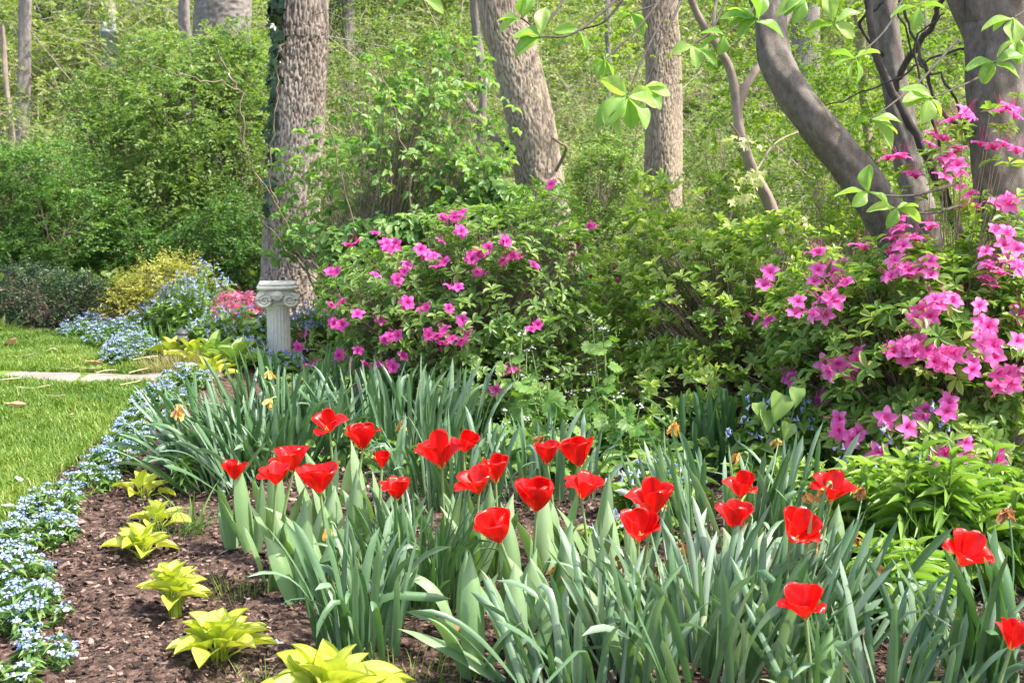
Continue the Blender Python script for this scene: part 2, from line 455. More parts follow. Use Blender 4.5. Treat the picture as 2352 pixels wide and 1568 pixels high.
def trunk(mb, pts, rads, rings=160, sides=64, style='furrow', cw=.05, ch=.16, depth=.02, seed=1, mat=0, flare=0.0):
    PR = crom(np.hstack([np.asarray(pts, float), np.asarray(rads, float)[:, None]]), rings)
    P, rr = PR[:, :3], PR[:, 3]
    T = nrm(np.gradient(P, axis=0))
    A = nrm(np.cross(T, np.array([0, 1., 0])))
    B = np.cross(T, A)
    th = np.arange(sides) * 2 * math.pi / sides
    ln = np.concatenate([[0], np.cumsum(np.linalg.norm(np.diff(P, axis=0), axis=1))])
    TH, LN = np.meshgrid(th, ln)
    rm = rr.mean()
    if style == 'furrow':
        nu = max(6, round(2 * math.pi * rm / cw))
        wob = .35 * np.sin(LN / ch * 1.7 + 3 * np.sin(TH * 2 + seed)) + .3 * np.sin(LN * 5 + TH)
        rg = cells(TH / (2 * math.pi) * nu + wob * .6 + .16 * np.sin(LN * 61 + 5 * np.sin(TH * 9)) + .07 * np.sin(LN * 131 + TH * 23), LN / ch + .35 * np.sin(TH * 5) + .5 * np.sin(TH * 17 + 2), nu, seed)
        rg = .85 * rg + .15 * cells(TH / (2 * math.pi) * nu * 2 + .3 * np.sin(LN * 37 + TH * 11), LN / ch * 1.7 + np.sin(TH * 13), nu * 2, seed + 5)
        dp = depth * (rg ** .55 - .75) + .012 * np.sin(TH * 3 + LN * 2)
        tint = .08 + .80 * rg ** .6 + .10 * np.sin(LN * 3.1 + TH)
    else:
        wr = np.sin(LN * 46 + 2.2 * np.sin(TH * 2 + LN * 3)) * np.clip(np.sin(LN * 6.3 + TH + seed), 0, 1) ** 3
        dp = .0030 * wr + .012 * np.sin(TH * 2 + LN * 4.1 + seed) + .008 * np.sin(TH * 3 - LN * 7.7 + 1) + .004 * np.sin(TH * 7 + LN * 15)
        dp = dp * (rm / .12)
        tint = .5 + .25 * np.sin(LN * 5 + TH * 2 + seed) + .12 * np.sin(LN * 17 - TH * 3)
    rad = rr[:, None] + dp
    if flare:
        rad = rad * (1 + flare * np.exp(-LN / .22) * (1 + .35 * np.sin(TH * 5 + seed)))
    G = P[:, None, :] + rad[..., None] * (A[:, None, :] * np.cos(TH)[..., None] + B[:, None, :] * np.sin(TH)[..., None])
    mb.grid(G, tint, mat, closed_u=True)
    return P, rr

def limb(mb, pts, r0, r1, n=12, sides=6, tint=.5, mat=0, jit=0.0):
    P = crom(pts, n)
    if jit: P[1:-1] += rng.normal(size=(n - 2, 3)) * jit
    mb.tubes(P, np.linspace(r0, r1, n)[None], sides, tint, mat)
    return P

def pipeline(px_pts, mb, r0, r1, n=16, sides=6, tint=.5, mat=0):
    """px_pts: (px, py, Y) rows."""
    return limb(mb, [at(*p) for p in px_pts], r0, r1, n, sides, tint, mat)

def envelope(n, c, r, shell=.5, lumps=.22, zmin=None, seed=0):
    """Points through a lumpy ellipsoid; shell -> 1 pushes them to its skin."""
    d = rdir(n)
    a = np.random.default_rng(seed).normal(size=(5, 3)) * 2.3
    ph = np.random.default_rng(seed + 1).uniform(0, 6.3, 5)
    l = 1 + lumps * np.sin(d @ a.T + ph).sum(1) / 2.2
    u = rng.uniform(0, 1, n) ** (1 / 3)
    u = (1 - shell) * u + shell * (1 - .35 * rng.uniform(0, 1, n) ** 2)
    P = np.asarray(c) + d * np.asarray(r) * (l * u)[:, None]
    if zmin is not None:
        P = P[P[:, 2] > zmin]
    return P

def stems(mb, base, tips, nmain=8, r0=.016, rtw=.0022, spread=.06, K=7, mat=0, twig_tint=.6, arch=.25):
    """Main stems from the base towards clusters of tips, then a twig to every tip."""
    base = np.asarray(base, float)
    seeds = tips[rng.choice(len(tips), nmain, replace=False)]
    D = nrm(tips - base)
    own = np.argmax(D @ nrm(seeds - base).T, axis=1)
    mains = []
    for k in range(nmain):
        m = own == k
        c = tips[m].mean(0) if m.any() else seeds[k]
        b = base + np.array([*rng.normal(size=2) * spread, 0])
        c = b + (c - b) * .85
        mid = (b + c) / 2 + np.array([*((c - b)[:2] * arch * -.3), np.linalg.norm(c - b) * arch * .35]) + rng.normal(size=3) * .05 * np.linalg.norm(c - b)
        s = crom([b, b * .65 + mid * .35 + rng.normal(size=3) * .015, mid, c], K * 2)
        mains.append(s)
        mb.tubes(s, np.linspace(r0, r0 * .4, K * 2)[None], 6, .35, mat)
    mains = np.array(mains)
    j = rng.integers(int(K * .9), K * 2 - 1, len(tips))
    st = mains[own, j]
    ctrl = (st + tips) / 2 + np.array([0, 0, .12]) * np.linalg.norm(tips - st, axis=1)[:, None] * rng.uniform(-.5, 1, (len(tips), 1)) + rng.normal(size=(len(tips), 3)) * .02
    t = np.linspace(0, 1, 6)[None, :, None]
    P = (1 - t) ** 2 * st[:, None] + 2 * t * (1 - t) * ctrl[:, None] + t * t * tips[:, None]
    mb.tubes(P, np.linspace(rtw * 2.0, rtw * .8, 6)[None], 4, twig_tint, mat)
    return nrm(tips - ctrl)

def whorls(mb, T, A, k, L, Wr, tmpl, elev=(.1, .6), tint=(.2, .8), mat=0, jit=.25, up=.0):
    """k leaves radiating round every tip."""
    n = len(T)
    A = nrm(A + np.array([0, 0, up]) + rng.normal(size=(n, 3)) * jit)
    X = nrm(np.cross(A, rdir(n)))
    Y = np.cross(A, X)
    ph = rng.uniform(0, 6.28, n)[:, None] + np.arange(k)[None] * 6.283 / k + rng.normal(size=(n, k)) * .25
    el = rng.uniform(*elev, (n, k))
    Dr = X[:, None] * np.cos(ph)[..., None] + Y[:, None] * np.sin(ph)[..., None]
    D = Dr * np.cos(el)[..., None] + A[:, None] * np.sin(el)[..., None]
    N = A[:, None] * np.cos(el)[..., None] - Dr * np.sin(el)[..., None]
    ln = rng.uniform(.65, 1.15, (n, k)) * L
    tt = np.clip(rng.uniform(*tint, (n, 1)) + rng.normal(size=(n, k)) * .10, 0, 1)
    P = np.repeat(T[:, None], k, 1) - A[:, None] * (rng.uniform(0, .35, (n, k)) * L)[..., None]
    mb.inst(tmpl, P.reshape(-1, 3), D.reshape(-1, 3), N.reshape(-1, 3), ln.ravel(), (ln * Wr).ravel(), tt.ravel(), mat)

def sprays(mb, O, D, ln, m, leaf, Wr=.5, tmpl=None, tint=(.2, .8), droop=.25, twig=0.0, mat=0, tmat=1, lift=.0):
    """Arching twigs with leaves in two rows: the layered look of a loose shrub."""
    n = len(O)
    tmpl = tmpl or KITE
    D = nrm(D)
    ln = np.broadcast_to(np.asarray(ln, float), (n,))
    s = (np.arange(m) + .5)[None] / m * .95 + rng.normal(size=(n, m)) * .03
    s = np.clip(s, .03, 1)
    pos = O[:, None] + D[:, None] * (ln[:, None] * s)[..., None]
    pos[..., 2] -= droop * ln[:, None] * s ** 2
    sd = nrm(np.cross(D, np.array([0, 0, 1.])) + rng.normal(size=(n, 3)) * .15)
    sg = np.where(np.arange(m) % 2, 1., -1.)[None]
    dr = sd[:, None] * (sg * rng.uniform(.5, 1.1, (n, m)))[..., None] + D[:, None] * rng.uniform(.3, .9, (n, m))[..., None] + rng.normal(size=(n, m, 3)) * .28
    dr[..., 2] -= .2
    N = np.array([0, 0, 1.]) + rng.normal(size=(n, m, 3)) * .45
    L = leaf * rng.uniform(.6, 1.2, (n, m)) * (1 - .35 * s)
    tt = np.clip(rng.uniform(*tint, (n, 1)) + rng.normal(size=(n, m)) * .09 + lift * s, 0, 1)
    mb.inst(tmpl, pos.reshape(-1, 3), dr.reshape(-1, 3), N.reshape(-1, 3), L.ravel(), (L * Wr).ravel(), tt.ravel(), mat)
    if twig:
        t = np.linspace(-.25, 1, 5)[None, :, None]
        P = O[:, None] + D[:, None] * (ln[:, None, None] * t)
        P[..., 2] -= droop * ln[:, None] * np.maximum(t[..., 0], 0) ** 2
        mb.tubes(P, np.linspace(twig, twig * .4, 5)[None], 3, .5, tmat)

def strap(mb, B, az, lean, droop, ln, wd, tint, K=9, power=2.2, prof='strap', twist=0.0, cross=1, keel=.22, kink=None, mat=0, tips=0.0):
    """Strap or blade leaves from base points, bending over by 'droop' towards the tip."""
    n = len(B)
    bc = lambda x: np.broadcast_to(np.asarray(x, float), (n,))
    az, lean, droop, ln, wd, tint, twist = map(bc, (az, lean, droop, ln, wd, tint, twist))
    s = np.linspace(0, 1, K)
    th = lean[:, None] + droop[:, None] * s[None] ** power
    if kink is not None:                                   # folded leaves: sharp bend at a given fraction
        kp, ka = bc(kink[0]), bc(kink[1])
        th = th + ka[:, None] * smooth(0, .12, s[None] - kp[:, None])
    ds = ln[:, None] / (K - 1)
    hx = np.concatenate([np.zeros((n, 1)), np.cumsum(np.sin((th[:, 1:] + th[:, :-1]) / 2) * ds, 1)], 1)
    hz = np.concatenate([np.zeros((n, 1)), np.cumsum(np.cos((th[:, 1:] + th[:, :-1]) / 2) * ds, 1)], 1)
    hd = np.stack([np.cos(az), np.sin(az), 0 * az], -1)
    P = B[:, None] + hd[:, None] * hx[..., None] + np.array([0, 0, 1.]) * hz[..., None]
    T = hd[:, None] * np.sin(th)[..., None] + np.array([0, 0, 1.]) * np.cos(th)[..., None]
    S0 = np.stack([-np.sin(az), np.cos(az), 0 * az], -1)[:, None] + 0 * T
    N0 = np.cross(S0, T)
    tw = twist[:, None] * s[None]
    Sd = S0 * np.cos(tw)[..., None] + N0 * np.sin(tw)[..., None]
    Nn = np.cross(Sd, T)
    if prof == 'strap':
        w = np.where(s < .82, .8 + .2 * np.sin(s * 3), np.sqrt(np.clip(1 - ((s - .82) / .18) ** 2, 0, 1)) * .95 + .02)
    elif prof == 'grass':
        w = (1 - s ** 1.8) * .98 + .02
    else:
        w = np.clip(np.sin(np.pi * np.clip(s * .80 + .17, 0, 1)) ** .8 * (1 - .6 * np.clip(s - .8, 0, 1) / .2), .03, 1) * np.where(s > .985, .15, 1)
    cols = []
    for k in range(-cross, cross + 1):
        u = k / cross
        cols.append(P + Sd * (u * .5 * wd[:, None] * w[None])[..., None] + Nn * (abs(u) ** 1.5 * keel * wd[:, None] * w[None])[..., None])
    V = np.stack(cols, 2)                                  # n, K, c, 3
    c = 2 * cross + 1
    i = np.arange(K - 1)[:, None] * c
    j = np.arange(c - 1)[None]
    f = np.stack([i + j, i + j + 1, i + c + j + 1, i + c + j], -1).reshape(-1, 4)
    f = (f[None] + (np.arange(n) * K * c)[:, None, None]).reshape(-1, 4)
    tt = tint[:, None, None] + (.12 * (s - .5))[None, :, None] + np.where(np.arange(c) % 2 == cross % 2, -.04, 0.04)[None, None] + .03 * rng.normal(size=(n, K, 1))
    tt = np.clip(np.broadcast_to(tt, (n, K, c)), 0, .88).copy()
    if tips > 0:
        br = rng.uniform(0, 1, n) < tips
        tt[br, -1:] = .97
    mb.add(V.reshape(-1, 3), f, tt.reshape(-1), mat)
    return P[:, -1]

# ---- tulip bloom
def tulip_bloom(width, height, openness, seed):
    """Six petals on a cup; openness 0 = closed egg, 1 = flung open."""
    g = np.random.default_rng(seed)
    mb = MB()
    Rr, nu, nv = .030, 9, 14
    u, v = np.meshgrid(np.linspace(-1, 1, nu), 1 - (1 - np.linspace(0, 1, nv)) ** 1.7)
    loose = g.choice(6, 1 + (openness > .45), replace=False)
    for k in range(6):
        inner = k % 2
        phi = k * math.pi / 3 + g.normal() * .10
        op = np.clip(openness + g.normal() * .24, 0, 1.25)
        if k in loose and openness > .2: op = min(1.5, op + g.uniform(.45, .8))
        wob = g.uniform(0, 6.3)
        half = (.95 if inner else 1.08) * (.25 + .75 * np.clip(v / .55, 0, 1) ** .8) * np.clip(1 - np.clip((v - .55) / .45, 0, 1) ** 3.0, 0, 1) ** .5 + .01
        r = Rr * (1 - (1 - v) ** 2.3) * (1 - .10 * inner) * (1 - .22 * (1 - op) * v ** 3) + .001
        psi = u * half * 1.02 * (1 - .10 * op * v)
        z = .062 * (v ** .95) - .003 * u * u * v - .007 * np.clip((v - .78) / .22, 0, 1) ** 2 * (1 - .8 * u * u)
        x, y = r * np.cos(psi), r * np.sin(psi) * 1.12
        x = x + .0030 * np.sin(u * 5 + wob) * v ** 2
        al = op * (.20 + .66 * v ** 1.5) * .66
        ca, sa = np.cos(al), np.sin(al)
        x2, z2 = x * ca + z * sa, z * ca - x * sa * .45
        x2 = x2 + .004 * inner * 0
        X, Y = x2 * math.cos(phi) - y * math.sin(phi), x2 * math.sin(phi) + y * math.cos(phi)
        G = np.stack([X, Y, z2], -1)
        tint = .42 + .25 * (np.abs(u) - .4) + .10 * v + .07 * np.sin(u * 14 + wob) + .5 * np.clip(.08 - v, 0, 1) * 3 + g.normal() * .05
        mb.grid(G, np.clip(tint, 0, .95), 0)
    V = np.concatenate(mb.v)
    w0 = max(np.ptp(V[:, 0]), np.ptp(V[:, 1])); h0 = np.ptp(V[:, 2])
    sc = np.array([width / w0, width / w0, height / h0])
    mb.v = [x * sc for x in mb.v]
    return mb

# ---- azalea blossom: a few star flowers on one twig end
def star_flower(mb, c, ax, size, g, petals=5, mat=0):
    ax = nrm(ax)
    X = nrm(np.cross(ax, g.normal(size=3)))
    Y = np.cross(ax, X)
    ph0 = g.uniform(0, 6.28)
    for k in range(petals):
        ph = ph0 + k * 2 * math.pi / petals + g.normal() * .07
        d = X * math.cos(ph) + Y * math.sin(ph)
        s = np.cross(ax, d)
        rows = []
        vs = [0, .22, .5, .78, 1.0]
        op = g.uniform(.75, 1.1)
        for v in vs:
            w = size * .25 * max(.10, math.sin(math.pi * min(1, v * .86 + .10) ** 1.15) ** .9)
            rr = size * .60 * v ** 1.1 * op
            zz = size * (.36 * v ** .55 - .24 * v ** 3 * op)
            for u in (-1, 0, 1):
                rows.append(c + d * rr + ax * (zz + (-.05 if u == 0 else .03) * size * v + g.normal() * size * .022 * v) + s * (u * w * .8))
        tint = np.repeat([.05, .30, .55, .62, .72], 3) + g.normal() * .08
        mb.grid(np.array(rows).reshape(5, 3, 3), np.clip(tint, 0, 1), mat)
    L = np.array([ax + g.normal(size=3) * .22 + np.array([0, 0, .05]) for _ in range(5)])
    P = c + L[:, None] * (np.linspace(.2, .8, 4)[None, :, None] * size)
    mb.tubes(P, np.array([[.011, .009, .008, .012]]) * size, 3, .35, mat)
def blossom_mesh(name, nfl, size, seed, mat, petals=5):
    """flowers facing mostly +X (outwards), upright +Z"""
    g = np.random.default_rng(seed)
    mb = MB()
    for k in range(nfl):
        ax = np.array([1.0, 0, .25]) + g.normal(size=3) * np.array([.3, .65, .5])
        c = np.array([.0, 0, 0]) + nrm(ax) * size * .05 + g.normal(size=3) * size * np.array([.25, .42, .42]) * (0.2 if nfl == 1 else 1)
        star_flower(mb, c, ax, size, g, petals)
    me = mb.mesh(name)
    me.materials.append(mat)
    return me
def face_out(P, c, extra=(0, -.6, .3)):
    d = nrm(np.asarray(P) - np.asarray(c)) * .7 + np.asarray(extra)
    d = nrm(d)
    return (0, -math.asin(np.clip(d[2], -1, 1)), math.atan2(d[1], d[0]))

def on_shell(px, py, c, r, k=(.98, 1.12)):
    """Point of the front skin of an ellipsoid seen at a place of the picture, found in the plant's own space."""
    Y = c[1] - r[1] * .7
    for _ in range(3):
        p = at(px, py, Y)
        q = 1 - ((p[0] - c[0]) / r[0]) ** 2 - ((p[2] - c[2]) / r[2]) ** 2
        Y = c[1] - r[1] * math.sqrt(max(q, .0)) * rng.uniform(*k)
    return at(px, py, Y)

# ================================================================== THE SETTING
# ground: one sheet, fine near the camera, out to the horizon
gx = np.concatenate([-np.geomspace(140, 9, 14), np.linspace(-8, 8, 180), np.geomspace(9, 140, 14)])
gy = np.concatenate([[-40, -15, -5], np.linspace(0, 13, 150), np.geomspace(13.4, 160, 46)])
X, Y = np.meshgrid(gx, gy)
Z = tz(X, Y)
near = (np.abs(X) < 6) & (Y < 12) & (Y > 1)
Z = Z + near * (.012 * np.sin(X * 31 + 3 * np.sin(Y * 17)) * np.sin(Y * 27 + 2 * np.sin(X * 23)) + rng.normal(size=X.shape) * .006)
fl = MB().grid(np.stack([X, Y, Z], -1))
go = fl.build('ground', [M['mulch'], M['litter']])
cen = np.array([p.center[1] for p in go.data.polygons])
go.data.polygons.foreach_set('material_index', (cen > 11.6).astype(np.int32))
tag(go, 'dark mulched bed running back to a leaf-strewn wooded slope', 'ground', kind='structure')

# lawn
EDGE = [(-60, 1300), (0, 1240), (60, 1180), (130, 1110), (200, 1050), (270, 1000), (322, 940), (345, 890), (352, 862), (335, 850), (250, 836), (232, 812), (238, 790), (150, 772), (60, 767), (0, 765)]
EW = np.array([gnd(*p)[:2] for p in EDGE])
EW = np.vstack([[EW[0][0] + .25, 2.0], EW])
def lawn_edge(y):
    return np.interp(y, EW[:, 1], EW[:, 0])
ly = np.linspace(2.2, 10.45, 120)
lu = np.linspace(0, 1, 60)
lx = -9 + (lawn_edge(ly)[:, None] + .02 * np.sin(ly * 19)[:, None] + .015 * np.sin(ly * 43)[:, None] + 9) * lu[None]
LY = np.repeat(ly[:, None], 60, 1)
lz = tz(lx, LY) + .022 - .03 * smooth(.985, 1.0, lu)[None]
tag(MB().grid(np.stack([lx, LY, lz], -1)).build('lawn', M['turf']), 'sunlit lawn left of the flower bed', 'lawn', kind='structure')
# grass blades
def grass(n, y0, y1, ln, wd):
    y = rng.uniform(y0, y1, n * 2)
    x = rng.uniform(-6.5, -1.6, n * 2)
    keep = (x < lawn_edge(y) + rng.normal(size=n * 2) * .025) & (x > -.47 * y - .25)
    keep &= ~((np.abs(y - path_y(x)) < .19) & (x < -2.15))
    y, x = y[keep], x[keep]
    n = len(x)
    cl = .5 + .26 * np.sin(x * 3.1 + y * 1.7) * np.sin(y * 2.3 - x * 1.1) + .14 * np.sin(x * 11 + 2 * np.sin(y * 7))
    az = rng.uniform(0, 6.28, n)
    le = rng.uniform(.1, .8, n)
    L = ln * rng.uniform(.5, 1.25, n) * (.8 + .5 * cl)
    hd = np.stack([np.cos(az), np.sin(az), 0 * az], -1)
    B = np.stack([x, y, tz(x, y) + .018], -1)
    D = hd * np.sin(le)[:, None] + np.array([0, 0, 1]) * np.cos(le)[:, None]
    tip = D * L[:, None] + hd * (L * rng.uniform(.1, .5, n))[:, None] - np.array([0, 0, 1.]) * (L * .15)[:, None]
    s = np.stack([-np.sin(az), np.cos(az), 0 * az], -1) * (wd * rng.uniform(.7, 1.3, n))[:, None]
    V = np.stack([B - s, B + s, B + D * (L * .55)[:, None] + s * .8, B + D * (L * .55)[:, None] - s * .8, B + tip], 1)
    f = (np.array([[0, 1, 2, 3]])[None] + (np.arange(n) * 5)[:, None, None]).reshape(-1, 4)
    f2 = (np.array([[3, 2, 4]])[None] + (np.arange(n) * 5)[:, None, None]).reshape(-1, 3)
    t = np.clip(rng.normal(.42, .17, n) + (cl - .5) * .55, 0, 1)
    t = np.where(rng.uniform(0, 1, n) < .04, .97, t)
    mb = MB()
    mb.add(V.reshape(-1, 3), f, np.repeat(t, 5))
    base = mb.n - len(V) * 5
    mb.t.append(f2 + base); mb.tm.append(np.zeros(len(f2), int))
    return mb
def path_y(x):
    return 8.10 + .055 * (x + 2.3) * -1 * -.6 + .02 * np.sin(x * 2)
mb = grass(90000, 3.8, 6.6, .050, .0022)
mb2 = grass(110000, 6.6, 10.5, .050, .0030)
tag(mb.build('lawn_grass', M['grass']), 'short bright grass blades of the near lawn', 'grass', kind='stuff')
tag(mb2.build('lawn_grass', M['grass']), 'short bright grass blades of the lawn round the stone path', 'grass', kind='stuff')

# stone path: irregular flags across the lawn
pm = MB()
xs = [-6.6, -5.55, -4.7, -4.05, -3.45, -2.9, -2.35, -1.95]
for a, b in zip(xs[:-1], xs[1:]):
    cx, wx = (a + b) / 2, (b - a) / 2 - .012
    ring = []
    for k in range(22):
        t = k * 2 * math.pi / 22
        e = 1 / max(abs(math.cos(t)) ** 5 + abs(math.sin(t)) ** 5, 1e-6) ** .2
        ring.append((cx + wx * e * math.cos(t) * (1 + .03 * rng.normal()), path_y(cx) + .185 * e * math.sin(t) * (1 + .06 * rng.normal())))
    ring = np.array(ring)
    tl = rng.normal() * .05
    h = .024
    rows = [np.column_stack([ring, tz(ring[:, 0], ring[:, 1]) + z]) for z in (-.02, h - .008, h)]
    rows[2][:, :2] = (ring - ring.mean(0)) * .97 + ring.mean(0)
    for s in (.6, .2):
        r2 = np.column_stack([(ring - ring.mean(0)) * s + ring.mean(0), np.full(22, h + rng.normal() * .002)])
        r2[:, 2] += tz(r2[:, 0], r2[:, 1])
        rows.append(r2)
    pm.grid(np.array(rows), .5 + tl, 0, closed_u=True)
    pm.add(rows[-1], np.array([[0, i, i + 1] for i in range(1, 21)]), .5)
tag(pm.build('stone_path', M['flag'], smooth=False), 'row of pale flat stones set across the lawn', 'path', kind='structure')

# mulch chips: nobody could count them
n = 75000
cy = rng.uniform(2.8, 7.2, n); cx = rng.uniform(-2.1, 3.2, n)
k = (cx > lawn_edge(cy) - .08) & (np.abs(cx) < .44 * cy + .2)
cx, cy = cx[k], cy[k]; n = len(cx)
sz = rng.gamma(1.7, .0040, n) + .0035
D = rdir(n); D[:, 2] *= .28
N = np.array([0, 0, 1.]) + rng.normal(size=(n, 3)) * .55
cb = MB()
box = (np.array([[-.5, 0, 0], [.5, .1, 0], [.42, 1, 0], [-.4, .85, 0], [-.4, .05, .12], [.4, .15, .10], [.3, .9, .10], [-.33, .8, .14]]),
       np.array([[4, 5, 6, 7], [0, 1, 5, 4], [1, 2, 6, 5], [2, 3, 7, 6], [3, 0, 4, 7]]))
tt = rng.beta(1.6, 2.2, n)
tt = np.where(rng.uniform(0, 1, n) < .035, 1.0, np.minimum(tt, .84))
cb.inst(box, np.stack([cx, cy, tz(cx, cy) + rng.uniform(.0, .016, n)], -1), D, N, sz * 1.5, sz * rng.uniform(.5, 1.0, n), tt)
tag(cb.build('mulch_chips', M['chip'], smooth=False), 'loose bark chips and crumbs over the bed', 'mulch', kind='stuff')

# ---- wooded slope
def bush_sprays(mb, c, r, n, ln, m, leaf, tint, seed, zmin=None, droop=.3, twig=0.0, tmpl=None, shell=.55, Wr=.5, lumps=.25, lift=.0, outw=(.9, .9, .35)):
    P = envelope(n, c, r, shell, lumps, zmin, seed)
    D = (P - np.asarray(c)) / np.asarray(r) * np.asarray(outw) + rng.normal(size=P.shape) * .45 + np.array([0, 0, .15])
    # clumps lighter and darker by their own leaf age
    cl = .5 + .5 * np.sin(P @ np.random.default_rng(seed + 5).normal(size=3) * 2.6 / max(r) * 1.5)
    D = nrm(D)
    sprays(mb, P - D * ln * .45, D, ln * rng.uniform(.6, 1.2, len(P)), m, leaf, Wr, tmpl, tint, droop, twig, lift=lift)
    return P

wm = MB()
k = 0
for row, (yy, cnt, hgt, rr, nn, lf) in enumerate([(15.5, 15, 1.9, 1.35, 270, .085), (19, 17, 2.6, 1.7, 270, .105), (24, 18, 3.6, 2.2, 270, .14), (31, 20, 4.6, 3.0, 260, .19), (42, 22, 6.0, 4.2, 250, .27), (58, 22, 9.0, 6.0, 220, .40)]):
    half = yy * .50 + 1.5
    for i in range(cnt):
        x = -half + 2 * half * (i + .5) / cnt + rng.normal() * .25 * rr
        if row == 0 and (x < -.75): continue
        y = yy + rng.normal() * rr * .5
        z = float(tz(x, y))
        h = hgt * rng.uniform(.7, 1.15)
        t0 = rng.uniform(.12, .45)
        bush_sprays(wm, (x, y, z + h * .55), (rr * rng.uniform(.8, 1.2), rr * .9, h * .55), nn, rr * .50, 14, lf * rng.uniform(.8, 1.2), (t0, t0 + .45), 100 + k, zmin=z, twig=.0035 * yy / 15, shell=.45, lumps=.35)
        k += 1
tag(wm.build('woodland_undergrowth', [M['wood'], M['paletwig']]), 'yellow-green spring woodland filling the slope behind the garden', 'woodland', kind='stuff')
# low weeds over the slope
n = 60000
y = 12.5 + rng.uniform(0, 1, n) ** 1.6 * 40; x = rng.uniform(-1, 1, n) * (y * .5 + 1)
gm = MB()
P = np.stack([x, y, tz(x, y) + rng.uniform(0, .3, n)], -1)
gm.inst(KITE, P, rdir(n) + np.array([0, 0, .3]), np.array([0, 0, 1.]) + rng.normal(size=(n, 3)) * .5, .10 + y * .004, .06 + y * .002, rng.uniform(.1, .8, n))
tag(gm.build('slope_weeds', M['wood']), 'low leafy ground cover over the slope', 'ground cover', kind='stuff')
# bare brush between the shrubs
bm_ = MB()
n = 430
y = rng.uniform(11.5, 24, n); x = rng.uniform(-1, 1, n) * (y * .46)
y = np.where((x < -.06 * y) & (y < 17.5), y + 6.5, y)
P0 = np.stack([x, y, tz(x, y)], -1)
Dv = rng.normal(size=(n, 3)) * np.array([.5, .3, 0]) + np.array([0, 0, 1.])
hh = rng.uniform(.9, 3.2, n)
t = np.linspace(0, 1, 8)
P = P0[:, None] + Dv[:, None] * (hh[:, None] * t[None])[..., None] + np.cumsum(np.cumsum(rng.normal(size=(n, 8, 3)) * .035, 1), 1)
bm_.tubes(P, (np.linspace(1, .25, 8)[None] * rng.uniform(.004, .013, n)[:, None]), 4, .5)
for rep in range(2):
    j = rng.integers(3, 7, n)
    st = P[np.arange(n), j]
    d2 = rdir(n) * .7 + np.array([0, 0, .3])
    Q = st[:, None] + d2[:, None] * (rng.uniform(.3, .9, n)[:, None] * np.linspace(0, 1, 5)[None])[..., None] + np.cumsum(rng.normal(size=(n, 5, 3)) * .025, 1)
    bm_.tubes(Q, np.linspace(.004, .0015, 5)[None], 3, .5)
tag(bm_.build('woodland_brush', M['paletwig']), 'thin bare stems and twigs standing between the woodland shrubs', 'brush', kind='stuff')

# ================================================================== TREES
def px_trunk(rows, zbase=None):
    """rows: (px, py, width in px, Y) from the top down."""
    pts = [at(x, y, Y) for x, y, w, Y in rows]
    rad = [S(w, Y) / 2 for x, y, w, Y in rows]
    return np.array(pts[::-1]), np.array(rad[::-1])
def crown_mesh(mb, c, r, n, ln, m, leaf, tint, seed, mat=0, tmat=1, twig=.006, tmpl=None):
    bush_sprays(mb, c, r, n, ln, m, leaf, tint, seed, twig=twig, shell=.35, tmpl=tmpl)

def tree(name, label, cat, rows, bark, style='furrow', crown=None, group=None, up=None, rings=150, sides=64, cw=.05, ch=.15, depth=.018, flare=.25, seed=1, leafm='wood', sink=.25):
    pts, rad = px_trunk(rows)
    base = pts[0].copy()
    gz = float(tz(base[0], base[1]))
    if base[2] > gz - .05:
        pts = np.vstack([[base[0], base[1], gz - sink], pts]); rad = np.concatenate([[rad[0] * 1.05], rad])
    if up is not None:
        q = np.array(up[:3], float)
        pts = np.vstack([pts, (pts[-1] + q) / 2 + np.array([.05, 0, 0]), q]); rad = np.concatenate([rad, [rad[-1] * .85, up[3]]])
    root = thing(name, label, cat, (base[0], base[1], gz), 0, group)
    o = np.array([base[0], base[1], gz])
    mb = MB()
    trunk(mb, pts - o, rad, rings, sides, style, cw, ch, depth, seed, 0, flare)
    if crown:
        for k in range(9):
            a, b = pts[-1] - o, np.array(crown[0]) - o + rdir(1)[0] * np.array(crown[1]) * .7
            limb(mb, [a - (0, 0, .4 + k * .1), (a + b) / 2 + np.array([0, 0, .3]), b], rad[-1] * .55, .015, 10, 7)
    mb.build('trunk', M[bark], root)
    if crown:
        cm = MB()
        c, r, n, leaf = crown
        crown_mesh(cm, np.array(c) - o, r, n, .9, 12, leaf, (.2, .8), seed + 50)
        cm.build('crown', [M[leafm], M['twig']], root)
    return root, o, pts, rad

# big oak with ivy up its left side
oak, oo, op, orr = tree('oak_tree', 'thick furrowed oak trunk with ivy on its left edge, behind the stone column', 'tree',
    [(690, -20, 122, 11.8), (690, 100, 120, 11.8), (684, 220, 118, 11.8), (680, 330, 116, 11.8), (674, 450, 118, 11.8), (669, 560, 124, 11.8), (668, 640, 130, 11.8), (668, 700, 140, 11.8)],
    'oak', crown=((-2.0, 12.5, 10.5), (4.0, 3.5, 3.0), 150, .13), up=(-1.9, 12, 8.4, .17), rings=420, sides=180, cw=.038, ch=.19, depth=.030, flare=.14, seed=3)
iv = MB()
n = 900
tpy = rng.uniform(-60, 520, n)
T = np.array([at(np.interp(p, [-60, 150, 330, 520], [634, 634, 628, 618]) + rng.normal() * 9 * (1 - .5 * p / 520) + (6 if p < 150 else 0), p, 11.68 + rng.normal() * .10) for p in tpy[rng.uniform(0, 1, n) < np.interp(tpy, [-60, 170, 200, 520], [1, 1, .35, .12])]])
iv.inst(STAR, T - oo, rng.normal(size=T.shape) * .5 + np.array([-.4, -.1, -.5]), rng.normal(size=T.shape) * .4 + np.array([-.5, -1, .4]), .10, .10, rng.uniform(0, 1, len(T)))
iv.build('ivy', M['ivy'], oak)

